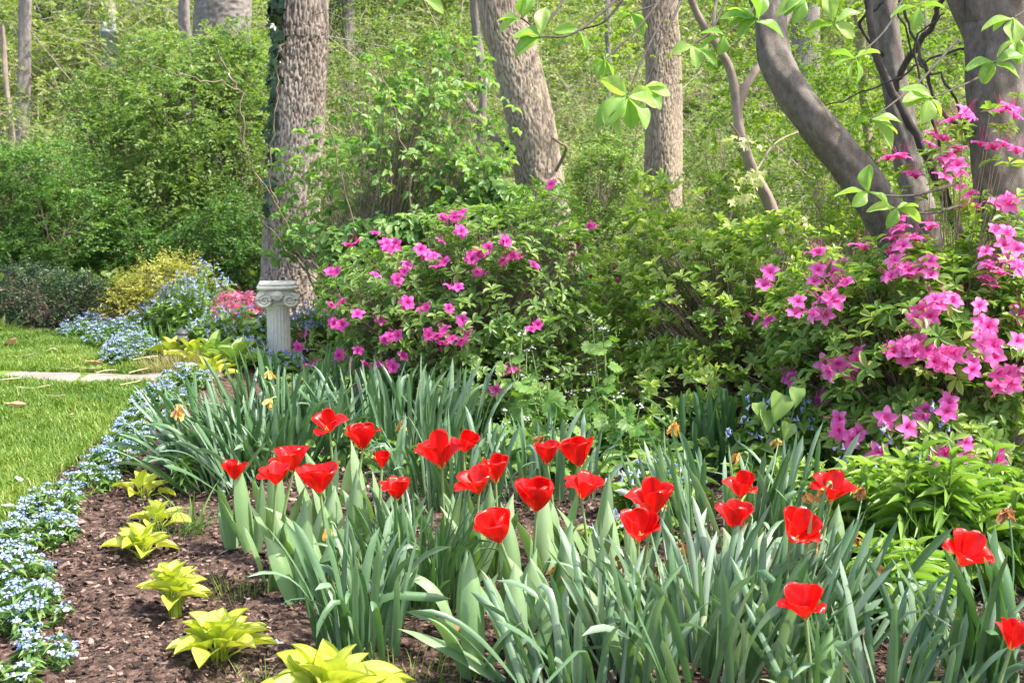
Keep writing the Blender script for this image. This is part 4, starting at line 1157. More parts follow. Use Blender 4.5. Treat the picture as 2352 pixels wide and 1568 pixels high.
azalea('magenta azalea with loose blossoms in the middle of the bed, below the leaning trunk',
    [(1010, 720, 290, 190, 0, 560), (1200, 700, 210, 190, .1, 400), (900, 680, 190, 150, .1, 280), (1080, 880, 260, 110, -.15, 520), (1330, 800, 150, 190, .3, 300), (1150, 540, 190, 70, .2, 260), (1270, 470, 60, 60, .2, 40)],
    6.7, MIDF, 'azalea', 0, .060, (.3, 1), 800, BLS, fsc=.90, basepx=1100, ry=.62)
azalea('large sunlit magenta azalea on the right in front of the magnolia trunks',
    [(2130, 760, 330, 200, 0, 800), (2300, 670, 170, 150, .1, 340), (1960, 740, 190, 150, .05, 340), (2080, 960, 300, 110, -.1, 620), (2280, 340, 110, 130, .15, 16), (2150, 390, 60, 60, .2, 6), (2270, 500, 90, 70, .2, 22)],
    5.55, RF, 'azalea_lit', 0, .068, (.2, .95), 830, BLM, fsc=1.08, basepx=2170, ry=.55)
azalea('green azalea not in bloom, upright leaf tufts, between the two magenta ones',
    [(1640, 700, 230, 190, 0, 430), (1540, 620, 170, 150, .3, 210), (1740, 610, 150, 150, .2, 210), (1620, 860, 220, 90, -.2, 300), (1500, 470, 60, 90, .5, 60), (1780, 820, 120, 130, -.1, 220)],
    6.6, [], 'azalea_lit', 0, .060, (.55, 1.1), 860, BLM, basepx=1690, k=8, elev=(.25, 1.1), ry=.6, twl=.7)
azalea('salmon pink azalea left of the stone column among the bluebells',
    [(560, 715, 65, 50, 0, 120)], 10.0, [(508,690),(520,682),(536,676),(552,684),(567,680),(580,690),(596,684),(530,700),(548,704),(575,705),(512,706),(500,722),(590,708),(520,725),(545,722),(600,724),(535,742),(570,735)], 'bluebell_leaf', 0, .045, (.2, .9), 880, BLP, fsc=1.25, ry=.3)
# dark red buds of another azalea behind
mo = [o for o in bpy.data.objects if o.name.startswith('azalea_bush') and 'middle' in o.get('label', '')][0]
for (px, py) in [(1290,560),(1305,575),(1330,565),(1322,590),(1308,602),(1345,600),(1296,610),(1375,620),(1410,622),(1356,640),(1340,610),(1284,545),(1420,650),(1335,676),(1330,795)]:
    p = at(px, py, 6.9)
    d = nrm(rng.normal(size=3) * .4 + np.array([0, 0, .8]))
    rb = MB()
    rb.tubes(d * np.linspace(0, .035, 5)[:, None], np.array([[.003, .009, .011, .007, .001]]), 6, .1)
    ob = rb.build('bud', M['magenta'], mo); ob.location = Vector(p) - mo.location

# ================================================================== COLUMN AND LAMP
def revolve(mb, prof, n=48, c=(0, 0, 0), tint=.5, mat=0, wob=None):
    an = np.arange(n) * 2 * math.pi / n
    g = np.array([[(c[0] + (r + (wob(a, z) if wob else 0)) * math.cos(a), c[1] + (r + (wob(a, z) if wob else 0)) * math.sin(a), c[2] + z) for a in an] for r, z in prof])
    mb.grid(g, tint, mat, closed_u=True)
def rbox(mb, cx, cy, cz, hx, hy, hz, rad, n=10, m=7, tint=.5, mat=0):
    """soft-edged slab (superellipse plan, round edge)"""
    an = np.linspace(0, 2 * math.pi, 4 * n, endpoint=False)
    rows = []
    for t in np.concatenate([[-math.pi / 2 - .01], np.linspace(-math.pi / 2, math.pi / 2, m), [math.pi / 2 + .01]]):
        inn = rad * (1 - math.cos(t)) if abs(t) <= math.pi / 2 else hx * .999
        z = cz + math.copysign(max(0, hz - rad), t) * (1 if abs(t) > .01 else abs(t) * 100) + rad * math.sin(max(-math.pi / 2, min(math.pi / 2, t)))
        ring = []
        for a in an:
            c_, s_ = math.cos(a), math.sin(a)
            e = 1 / (abs(c_) ** 7 + abs(s_) ** 7) ** (1 / 7)
            k = 0.0005 if abs(t) > math.pi / 2 else 1
            ring.append((cx + (hx - (inn if k == 1 else 0)) * k * e * c_, cy + (hy - (inn if k == 1 else 0)) * k * e * s_, z))
        rows.append(ring)
    mb.grid(np.array(rows), tint, mat, closed_u=True)
def column(label, px, ytop, Y, cap_w, hgt, rz):
    top = at(px, ytop, Y)
    gz = float(tz(top[0], Y))
    root = thing('garden_column', label, 'column', (top[0], Y, top[2] - hgt), rz)
    w = cap_w / 2
    sh = MB()
    rs = w * .60
    nf = 20
    an = np.arange(nf * 6) * 2 * math.pi / (nf * 6)
    zs = np.concatenate([[.0, .03], np.linspace(.05, hgt - w * 1.42, 10), [hgt - w * 1.36, hgt - w * 1.34, hgt - w * 1.22, hgt - w * 1.12]])
    G = []
    for i, z in enumerate(zs):
        fl_ = .10 if 1 < i < len(zs) - 4 else (.05 if i == len(zs) - 4 else 0)
        tp = 1.08 - .14 * z / hgt
        G.append([(rs * tp * (1 - fl_ * abs(math.cos(nf / 2 * a)) ** .8) * math.cos(a), rs * tp * (1 - fl_ * abs(math.cos(nf / 2 * a)) ** .8) * math.sin(a), z) for a in an])
    sh.grid(np.array(G), .45, 0, closed_u=True)
    sh.build('shaft', M['stone'], root)
    cp = MB()
    H0 = hgt
    revolve(cp, [(rs * .9, H0 - w * 1.52), (rs * 1.06, H0 - w * 1.50), (rs * 1.10, H0 - w * 1.44), (rs * 1.04, H0 - w * 1.39), (rs * 1.00, H0 - w * 1.37), (rs * 1.12, H0 - w * 1.33), (rs * 1.16, H0 - w * 1.26), (rs * 1.06, H0 - w * 1.21), (rs * 1.02, H0 - w * 1.18), (rs * 1.22, H0 - w * 1.08), (rs * 1.30, H0 - w * .95), (rs * 1.2, H0 - w * .88)], 48, tint=.35)
    rbox(cp, 0, 0, H0 - w * .68, w * .86, w * .80, w * .20, w * .04, tint=.5)
    rbox(cp, 0, 0, H0 - w * .46, w * .80, w * .76, w * .05, w * .02, tint=.5)
    cap = cp.build('capital', M['stone'], root)
    cap.scale = (1, 1, .78); cap.location = (0, 0, hgt * .22)
    ab = MB()
    rbox(ab, 0, 0, H0 - w * .30, w * 1.06, w * 1.0, w * .13, w * .11, tint=.8)
    rbox(ab, 0, 0, H0 - w * .07, w * .96, w * .92, w * .085, w * .07, tint=.9)
    ab.build('abacus', M['stone'], cap)
    for fy in (-1, 1):
        for sx in (-1, 1):
            vo = MB()
            c = np.array([sx * w * .66, fy * w * .74, H0 - w * 1.15])
            t = np.linspace(0, 1, 60)
            ang = math.pi / 2 + sx * -1 * -t * 2 * math.pi * 2.1 * -1
            rr_ = w * (.40 * (1 - t) ** .9 + .05)
            ang = math.pi / 2 - sx * t * 2 * math.pi * 2.1
            P = np.stack([c[0] + rr_ * np.cos(ang) * .92, np.full(60, c[1] + fy * w * .02) + fy * .03 * w * t, c[2] + rr_ * np.sin(ang)], -1)
            vo.tubes(P, (w * (.085 * (1 - t) + .04))[None], 8, .6)
            an2 = np.arange(28) * 2 * math.pi / 28           # drum behind the spiral, running towards the back face
            vo.grid(np.array([[(c[0] + r * math.cos(a) * .92, y, c[2] + r * math.sin(a)) for a in an2] for r, y in [(.001, c[1]), (w * .40, c[1]), (w * .42, c[1] - fy * w * .06), (w * .32, c[1] - fy * w * .40), (w * .28, c[1] - fy * w * .735)]]), .4, 0, closed_u=True)
            vo.build('volute', M['stone'], cap)
        band = MB()
        bx = np.linspace(-.66, .66, 24) * w
        for dz, rad in ((.0, .045), (-.10, .035)):
            P = np.stack([bx, np.full(24, fy * w * .80), H0 - w * (.80 - dz) - w * .10 * (1 - (np.abs(bx) / (.66 * w)) ** 2)], -1)
            band.tubes(P, np.full((1, 24), w * rad), 8, .55)
        band.build('channel', M['stone'], cap)
        ro = MB()
        rc = np.array([0, fy * w * .84, H0 - w * .78])
        for ring_, (nr, rad, sz) in enumerate([(8, .20, .20), (6, .10, .15), (1, 0, .12)]):
            for k in range(nr):
                a = k * 2 * math.pi / nr + ring_ * .4
                d = np.array([math.cos(a), 0, math.sin(a)])
                c0 = rc + d * rad * w + np.array([0, fy * (.02 + .05 * ring_) * w, 0])
                u, v = np.meshgrid(np.linspace(0, 2 * math.pi, 10, endpoint=False), np.linspace(-1.5, 1.5, 7))
                s = sz * w * .62
                g = np.stack([c0[0] + s * np.cos(v) * np.cos(u) * (1 + .3 * abs(d[0])), c0[1] + .6 * s * np.cos(v) * np.sin(u), c0[2] + s * np.sin(v) * (1 + .3 * abs(d[2]))], -1)
                ro.grid(g, .65 + .15 * rng.normal(), 0, closed_u=True)
        for k in range(3):
            P = rc + np.array([[(k - 1) * .05 * w, 0, -.12 * w], [(k - 1) * .09 * w, fy * .03 * w, -.26 * w], [(k - 1) * .07 * w, 0, -.40 * w]])
            ro.tubes(crom(P, 6), np.array([[.03, .07, .08, .07, .05, .01]]) * w, 6, .6)
        ro.build('rosette', M['stone'], cap)
    bs = MB()
    rbox(bs, 0, 0, -.04, w * .9, w * .9, .05, .01, tint=.4)
    bs.build('base', M['stone'], root)
    return root
column('pale stone ionic column with spiral scrolls standing before the oak trunk', 637, 648, 8.9, S(88, 8.9), .66, R(10))
column('second stone column half hidden behind the middle azalea', 832, 640, 9.3, S(92, 9.3), .66, R(-8))

lp = gnd(421, 838)
la = thing('path_light', 'small dark garden path light among lime leaves in front of the pink azalea', 'path light', lp)
hgt = at(421, 754, lp[1])[2] - lp[2]
q = MB(); revolve(q, [(.012, -.05), (.012, hgt * .55), (.017, hgt * .56), (.017, hgt * .62), (.026, hgt * .64), (.030, hgt * .66), (.012, hgt * .67)], 20); q.build('post', M['darkmetal'], la)
q = MB(); revolve(q, [(.01, hgt * .655), (.046, hgt * .66), (.050, hgt * .685), (.046, hgt * .70), (.034, hgt * .71), (.01, hgt * .712)], 28); q.build('lower_rim', M['darkmetal'], la)
q = MB(); revolve(q, [(.01, hgt * .70), (.036, hgt * .705), (.038, hgt * .84), (.01, hgt * .845)], 24); q.build('lens', M['lens'], la)
q = MB(); revolve(q, [(.01, hgt * .835), (.044, hgt * .84), (.048, hgt * .86), (.044, hgt * .89), (.032, hgt * .94), (.016, hgt * .98), (.004, hgt)], 28); q.build('cap', M['darkmetal'], la)

# ================================================================== BED PLANTS
# --- forget-me-nots: clumps along the bed edge
def forget(label, foot, rad, hgt, nh, hs, seed, nm='forget_me_not'):
    x, y = foot
    root = thing(nm, label, 'flower clump', (x, y, float(tz(x, y))), 0, 'forget-me-nots edging the bed')
    fo, fw = MB(), MB()
    n = int(nh * 1.15)
    a = rng.uniform(0, 6.28, n); rr = np.sqrt(rng.uniform(0, 1, n))
    T = np.stack([np.cos(a) * rr * rad[0], np.sin(a) * rr * rad[1], hgt * (1.05 - .55 * rr ** 2) * rng.uniform(.6, 1.1, n)], -1)
    T[:, 2] = np.maximum(T[:, 2], .03)
    B = T * np.array([.75, .75, 0])
    t = np.linspace(0, 1, 4)[None, :, None]
    fo.tubes(B[:, None] * (1 - t) + T[:, None] * t, np.full((1, 4), .0014), 3, .4)
    m = int(n * 8)
    j = rng.integers(0, n, m)
    s = rng.uniform(0, .9, m)[:, None]
    P = B[j] * (1 - s) + T[j] * s
    P[:, 2] = np.maximum(P[:, 2], .005)
    D = rng.normal(size=(m, 3)) * np.array([1, 1, .35]) + np.array([0, 0, .25])
    fo.inst(L_LANCE, P, D, np.array([0, 0, 1.]) + rng.normal(size=(m, 3)) * .3, rng.uniform(.025, .055, m), rng.uniform(.010, .017, m), np.clip(rng.normal(.5, .2, m), 0, 1))
    k = 12
    o = rng.normal(size=(n, k, 3)) * np.array([.8, .8, .30]) * hs * .42
    fP = (T[:, None] + o).reshape(-1, 3)
    N = np.array([0, 0, 1.]) + rng.normal(size=(n * k, 3)) * .45 + (o / hs).reshape(-1, 3) * .7
    D = np.cross(N, rng.normal(size=(n * k, 3)))
    sz = hs * .36 * rng.uniform(.8, 1.2, n * k)
    fw.inst(PENTA, fP - nrm(D) * 0, D, N, sz, sz, np.repeat(np.clip(rng.normal(.48, .18, n), 0, .85), k) * 1.0)
    fo.build('foliage', M['forget_leaf'], root)
    fw.build('blossoms', M['blue'], root, smooth=False)
FM = [
    ('forget-me-nots in the bottom left corner of the photo, nearest the camera', (85, 1545), (.12, .14), .10, 22, .030),
    ('forget-me-nots level with the largest near hosta, on the left edge', (52, 1440), (.16, .17), .12, 40, .030),
    ('sparse forget-me-nots at the left photo edge beside the upright hosta', (22, 1350), (.15, .16), .12, 32, .030),
    ('thick forget-me-nots left of the broad low hosta', (78, 1262), (.17, .18), .13, 42, .029),
    ('forget-me-nots next to the torn turf edge, lower left', (120, 1190), (.13, .14), .12, 26, .028),
    ('forget-me-nots in the gap beside the crumbled lawn edge', (205, 1125), (.13, .17), .12, 26, .027),
    ('forget-me-nots left of the hosta overhung by grassy leaves', (255, 1085), (.14, .18), .13, 34, .027),
    ('forget-me-nots beside the brown soil strip at the lawn edge', (295, 1032), (.12, .20), .13, 34, .026),
    ('forget-me-nots left of the large daffodil clump', (330, 985), (.13, .24), .13, 42, .026),
    ('forget-me-nots just in front of the stone path end', (372, 935), (.15, .28), .15, 62, .025),
    ('forget-me-nots touching the right end of the stone path', (425, 895), (.16, .22), .14, 46, .025),
    ('dense forget-me-nots on the lawn corner beyond the stone path', (305, 832), (.19, .36), .22, 130, .025),
    ('forget-me-nots at the far bend of the lawn edge', (258, 795), (.18, .34), .21, 80, .025),
    ('farthest forget-me-nots, in front of the dark evergreen shrub', (200, 774), (.20, .30), .19, 75, .025),
    ('thin forget-me-nots under the golden shrub', (318, 778), (.16, .3), .24, 45, .025)]
for i, (lab, p, rad, hh, nh, hs) in enumerate(FM):
    forget(lab, gnd(*p)[:2], (rad[0] * (.92 if i < 8 else 1.1), rad[1] * 1.12), hh * 1.05, int(nh * (1.2 if i < 8 else 1.5)), hs, 900 + i)

# --- Virginia bluebells
def bluebells(label, px, py, Y, rad, hgt, nst, nfl, leafL=.10, seed=0):
    b = ground_at(px, Y)
    root = thing('bluebell_clump', label, 'flower clump', b, 0, 'bluebells in the bed')
    fo, fw = MB(), MB()
    a = rng.uniform(0, 6.28, nst); rr = np.sqrt(rng.uniform(0, 1, nst))
    T = np.stack([np.cos(a) * rr * rad[0], np.sin(a) * rr * rad[1], hgt * (1.02 - .42 * rr ** 2) * rng.uniform(.65, 1.05, nst)], -1)
    B = T * np.array([.55, .55, 0])
    t = np.linspace(0, 1, 5)[None, :, None]
    fo.tubes(B[:, None] * (1 - t) + T[:, None] * t + np.array([0, 0, .0]), np.full((1, 5), .0028), 4, .5)
    m = nst * 13
    j = rng.integers(0, nst, m); s = rng.uniform(.05, .95, m)[:, None]
    P = B[j] * (1 - s) + T[j] * s
    D = rng.normal(size=(m, 3)) * np.array([1, 1, .4]) + np.array([0, 0, .2])
    L = leafL * rng.uniform(.5, 1.1, m) * (1.15 - .5 * s[:, 0])
    fo.inst(L_OVATE, P, D, np.array([0, -.2, 1.]) + rng.normal(size=(m, 3)) * .35, L, L * .5, np.clip(rng.normal(.5, .22, m), 0, 1))
    # hanging trumpets
    nfl = max(3, int(nfl * .75)); n = nst * nfl
    C0 = np.repeat(T, nfl, 0) + rng.normal(size=(n, 3)) * np.array([.028, .028, .02])
    D = rng.normal(size=(n, 3)) * .5 + np.array([0, -.15, -.8])
    D = nrm(D)
    Q = C0[:, None] + D[:, None] * (np.linspace(0, .026, 4)[None, :, None])
    fw.tubes(Q, np.array([[.0022, .0030, .0045, .0090]]), 6, np.clip(rng.normal(.5, .22, n), 0, 1))
    fo.build('foliage', M['bluebell_leaf'], root)
    fw.build('blossoms', M['bluebell'], root)
bluebells('tall bluebells behind the path light, left of the pink azalea', 430, 700, 10.2, (.30, .35), .52, 70, 4, .10)
bluebells('bluebells at the back, below the shaded dark shrub', 480, 680, 10.8, (.25, .3), .62, 45, 4, .10)
bluebells('leafy bluebells under the pink azalea left of the column', 540, 790, 9.5, (.40, .25), .36, 80, 4, .11)
bluebells('bluebells at the foot of the stone column, on its left', 580, 820, 8.75, (.14, .14), .20, 32, 7, .09)
bluebells('bluebells in front of the stone column, hiding its foot', 665, 830, 8.4, (.16, .12), .15, 34, 7, .09)
bluebells('bluebells right of the column, in front of the oak foot', 735, 760, 9.3, (.26, .3), .42, 60, 7, .09)
bluebells('bluebells seen through the middle azalea', 1090, 780, 8.0, (.8, .3), .34, 80, 5, .09)
bluebells('bluebells in shade behind the green azalea', 1560, 790, 8.2, (.7, .3), .34, 70, 4, .09)
bluebells('drooping bluebells between the green azalea and the right azalea', 1790, 930, 5.35, (.22, .15), .40, 18, 4, .14)
bluebells('bluebells behind the big tulip pair right of centre', 1500, 1060, 4.75, (.20, .15), .24, 20, 7, .12)
bluebells('bluebells at the soil just left of the overlapping tulips', 1405, 1140, 4.45, (.10, .12), .15, 10, 6, .09)
bluebells('bluebells below the right azalea, behind the lime-leaved plant', 2130, 960, 5.0, (.38, .12), .42, 22, 4, .10)

# --- garlic mustard
def mustard(label, px, Y, hgt, nleaf, L, seed):
    b = ground_at(px, Y)
    root = thing('garlic_mustard', label, 'wild plant', b, 0, 'toothed-leaf plants')
    st, fo, fl_ = MB(), MB(), MB()
    for s in range(3):
        tip = np.array([rng.normal() * .07, rng.normal() * .05, hgt * rng.uniform(.75, 1.0) if s else hgt])
        P = limb(st, [(0, 0, 0), tip * .5 + rng.normal(size=3) * .015, tip], .0055, .0028, 12, 6, .7)
        n = nleaf // 3
        for k in range(n):
            f = .15 + .8 * (k + rng.uniform()) / n
            p = P[int(f * 11)]
            a = k * 2.4 + s + rng.normal() * .3
            d = np.array([math.cos(a), math.sin(a) - .15, .22])
            pl = L * rng.uniform(.35, .8) * (1.15 - .6 * f)
            q = p + nrm(d) * pl
            st.tubes(np.array([p, (p + q) / 2 + (0, 0, .01), q]), np.array([[.0018, .0015, .0012]]), 4, .6)
            LL = L * rng.uniform(.75, 1.15) * (1.2 - .55 * f)
            fo.inst(TOOTH, [q], [d * np.array([1, 1, 0]) + np.array([0, 0, -.25 + .2 * rng.normal()])], [np.array([0, -.45, .8]) + rng.normal(size=3) * .45], LL, LL, np.clip(.35 + .5 * f + rng.normal() * .12, 0, 1))
        m = 9
        c = tip + rng.normal(size=(m, 3)) * np.array([.014, .014, .006]) + np.array([0, 0, .008])
        fl_.inst(PENTA, c, rdir(m) * np.array([1, 1, .2]), np.array([0, 0, 1.]) + rng.normal(size=(m, 3)) * .4, .012, .012, .3)
    st.build('stems', M['stemgreen'], root); fo.build('foliage', M['mustard'], root); fl_.build('blossoms', M['white'], root, smooth=False)
for i, (lab, px, Y, h, n, L) in enumerate([
    ('tallest toothed-leaf plant with a straight pale stem, right of the middle azalea', 1268, 5.75, .52, 30, .105),
    ('toothed-leaf plant with a white floret under the middle azalea, left one', 1215, 5.95, .58, 22, .075),
    ('broad toothed-leaf plant just right of the straight pale stem', 1370, 5.8, .42, 30, .11),
    ('tall toothed-leaf plant half inside the green azalea', 1390, 6.1, .66, 26, .095),
    ('low toothed-leaf plant behind the highest tulip pair on the right', 1300, 5.45, .26, 27, .10),
    ('low toothed-leaf plant beside the brown oak leaf', 1450, 5.7, .34, 27, .095),
    ('low toothed-leaf plant behind the double tulip', 1170, 5.6, .28, 24, .10)]):
    mustard(lab, px, Y, h, n, L, i)

# low leafy cover under and between the azaleas
n = 46000
y = rng.uniform(4.6, 11.6, n); x = rng.uniform(-1.9, 8.5, n)
k = (x > -.9 + .0 * y) | (y > 7.2)
k &= (x > -1.5) & ((y > 5.3) | (x > 2.3)) & (rng.uniform(0, 1, n) < .55 + .45 * np.sin(x * 2.9 + 1.3 * np.sin(y * 2.1)) * np.sin(y * 2.3))
x, y = x[k], y[k]; n = len(x)
hh = rng.uniform(.02, .24, n) * (.6 + .4 * np.sin(x * 3.3 + y * 1.9))
gc = MB()
gc.inst(L_OVATE, np.stack([x, y, tz(x, y) + hh], -1), rng.normal(size=(n, 3)) * np.array([1, 1, .4]) + np.array([0, -.2, .1]), np.array([0, -.3, 1.]) + rng.normal(size=(n, 3)) * .4, rng.uniform(.05, .10, n), rng.uniform(.025, .045, n), np.clip(rng.normal(.5, .22, n), 0, 1))
tag(gc.build('leafy_ground_cover', M['bluebell_leaf']), 'low leafy ground cover beneath and between the azaleas', 'ground cover', kind='stuff')

# --- daffodils: strap leaves in clumps, withered flowers on stalks as parts
def wither_mesh(name, seed):
    """collapsed trumpet and tissue-paper petals hanging from a bent neck; origin at the stalk top, droops along +X"""
    g = np.random.default_rng(seed)
    mb = MB()
    neck = crom([[0, 0, 0], [.004, 0, .012], [.016, 0, .016], [.026, 0, .008]], 8)
    mb.tubes(neck, np.array([[.0030, .0034, .0045, .0058, .0050, .0040, .0034, .0030]]), 7, .15, 1)
    st = neck[-1]
    for k in range(8):
        a = k * .785 + g.normal() * .3
        L = g.uniform(.022, .042)
        d = np.array([.45, math.sin(a) * .55, -.7 + .55 * math.cos(a)])
        c = st + nrm(d)[None] * (np.linspace(0, 1, 7)[:, None] * L)
        c = c + np.cumsum(g.normal(size=(7, 3)) * .0018, 0) + np.array([0, 0, -.006]) * (np.linspace(0, 1, 7)[:, None] ** 2)
        s = nrm(np.cross(d, g.normal(size=3)))
        w = g.uniform(.006, .011) * np.sin(np.linspace(.35, 2.6, 7)) * (1 + .4 * g.normal(size=7) * .5)
        G = np.stack([c - s * w[:, None], c + g.normal(size=(7, 3)) * .0016 + np.cross(s, nrm(d)) * .002, c + s * w[:, None]], 1)
        mb.grid(G, np.clip(.5 + g.normal() * .25 + g.normal(size=21) * .12, 0, 1))
    me = mb.mesh(name)
    return me
WM = []
for i in range(4):
    a = wither_mesh('withered_flower', 70 + i)
    a.materials.append(M['wither']); a.materials.append(M['stemgreen'])
    WM.append(a)
def shade_tone(me, d):
    b = me.copy()
    t = np.zeros(len(b.vertices), np.float32)
    b.attributes['tint'].data.foreach_get('value', t)
    b.attributes['tint'].data.foreach_set('value', np.clip(t + d, 0, 1).astype(np.float32))
    return b
WT = [shade_tone(m, -.38) for m in WM]       # brown paper
WO = [shade_tone(m, .22) for m in WM]        # still orange
def daffodil(label, px, py, rad, n, ln, wd, lean=(.05, .45), droop=(.0, .7), tint=(.3, .8), az0=None, azs=3.14, fold=.05, flowers=(), seed=0, z=None):
    b = gnd(px, py)
    b[2] = float(tz(b[0], b[1]))
    root = thing('daffodil_clump', label, 'daffodil', b, 0, 'daffodil clumps gone over')
    mb = MB()
    a = rng.uniform(0, 6.28, n); rr = np.sqrt(rng.uniform(0, 1, n))
    off = np.stack([np.cos(a) * rr * rad[0], np.sin(a) * rr * rad[1], np.full(n, -.01)], -1)
    az = a + rng.normal(size=n) * .7 if az0 is None else az0 + rng.normal(size=n) * azs
    le = rng.uniform(*lean, n) * (.35 + .8 * rr)
    dr = rng.uniform(*droop, n) ** 1.0
    big = rng.uniform(0, 1, n) < .15
    dr = np.where(big, dr + rng.uniform(.6, 1.6, n), dr)
    L = ln * rng.uniform(.62, 1.1, n)
    kp = np.where(rng.uniform(0, 1, n) < fold, rng.uniform(.45, .8, n), 2.0)
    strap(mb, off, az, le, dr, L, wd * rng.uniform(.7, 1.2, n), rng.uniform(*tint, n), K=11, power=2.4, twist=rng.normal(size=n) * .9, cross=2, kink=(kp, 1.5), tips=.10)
    mb.build('leaves', M['daff'], root)
    for fx, fy, tone, Yf in flowers:
        p = at(fx, fy, Yf) - b
        k = rng.integers(0, 4)
        me = {'o': WO, 'y': WM, 't': WT}[tone][k]
        yaw = rng.uniform(0, 6.28)
        f = linked('withered_flower', me, root, p, (0, rng.normal() * .25, yaw), rng.uniform(1.0, 1.4))
        sb = MB()
        foot = np.array([p[0] * .35 + rng.normal() * .02, p[1] * .35 + rng.normal() * .02, 0])
        pts = crom([foot, foot * .5 + p * .5 + np.array([rng.normal() * .02, 0, .02]), p], 14) - p
        sb.tubes(pts, np.linspace(.0040, .0030, 14)[None], 6, .35)
        so = sb.build('stalk', M['daff'], root); so.location = Vector(p)
    return root
daffodil('big daffodil clump at the left, behind the leftmost tulips, with orange withered blooms', 610, 1075, (.42, .30), 170, .46, .024, (.05, .75), (0, .6), (.1, .7), flowers=[(635, 922, 'o', 5.6), (405, 942, 'o', 5.3), (435, 938, 't', 5.4), (608, 850, 'o', 6.0)])
daffodil('daffodil leaves hanging over the hosta row, left side of the big clump', 520, 1110, (.26, .22), 90, .48, .021, (.1, .9), (.2, 1.2), (.2, .8), az0=math.pi, azs=.8)
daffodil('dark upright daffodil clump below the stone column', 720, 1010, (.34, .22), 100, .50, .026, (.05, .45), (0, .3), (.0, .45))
daffodil('upright blue-green daffodil clump under the middle azalea', 930, 1065, (.34, .22), 110, .50, .024, (.05, .40), (0, .6), (.25, .8), flowers=[(935, 960, 'o', 5.3)])
daffodil('daffodil clump between the tulips and the middle azalea', 1030, 1160, (.26, .18), 65, .40, .021, (.05, .5), (0, .8), (.2, .7))
daffodil('slim daffodil clump behind the two highest right-hand tulips', 1265, 1150, (.24, .16), 45, .38, .020, (.05, .5), (0, .5), (.3, .8), flowers=[(1263, 1010, 't', 5.0)])
daffodil('front left daffodil clump rising beside the near hosta', 830, 1500, (.12, .12), 46, .43, .023, (.05, .42), (0, .7), (.25, .75), fold=.12, flowers=[(770, 1205, 'y', 3.75)])
daffodil('grassy green daffodil clump in the middle of the tulips', 960, 1400, (.16, .13), 110, .38, .015, (.05, .55), (0, .8), (.0, .4), flowers=[(1085, 1440, 't', 3.5)])
daffodil('daffodil clump at the bottom centre with an orange withered bloom', 1330, 1600, (.22, .12), 45, .38, .022, (.1, .75), (.1, 1.1), (.3, .9), flowers=[(1335, 1415, 'o', 3.3), (1298, 1312, 't', 3.6), (1215, 1500, 't', 3.2)])
daffodil('largest daffodil clump, right of centre at the bottom, full of brown papery flowers', 1640, 1540, (.34, .28), 165, .42, .024, (.05, .65), (0, .8), (.3, .95), flowers=[(1598, 1318, 't', 3.4), (1528, 1306, 't', 3.5), (1445, 1295, 't', 3.6), (1542, 1240, 't', 3.7), (1512, 1150, 'y', 3.8), (1728, 1190, 't', 3.8), (1815, 1213, 't', 3.7), (1810, 1362, 't', 3.2)])
daffodil('daffodil clump leaning right beside the lime-leaved plant, with drooping dry flowers', 1800, 1500, (.22, .20), 80, .47, .022, (.20, .75), (0, .4), (.2, .7), az0=.2, azs=.9, flowers=[(1845, 1142, 'o', 3.9), (1910, 1118, 'o', 3.85), (1985, 1120, 't', 4.0), (1902, 1250, 't', 3.6), (1955, 1240, 't', 3.6), (1982, 1300, 't', 3.5)])
daffodil('daffodil clump behind the right-hand tulips', 1690, 1240, (.34, .20), 80, .44, .023, (.05, .45), (0, .4), (.3, .85), flowers=[(1718, 1050, 'y', 4.9), (1787, 1020, 'o', 4.9), (1552, 968, 'o', 5.0)])
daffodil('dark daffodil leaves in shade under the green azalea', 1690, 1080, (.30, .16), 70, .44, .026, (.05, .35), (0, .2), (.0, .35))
daffodil('daffodil clump at the bottom right corner with an arching leaf', 2020, 1640, (.30, .16), 70, .40, .020, (.1, .7), (0, .7), (.3, .85))
daffodil('stiff broad daffodil leaves at the right photo edge', 2300, 1600, (.14, .14), 26, .47, .034, (.03, .45), (0, .45), (.1, .6), flowers=[(2318, 1172, 't', 3.4)])

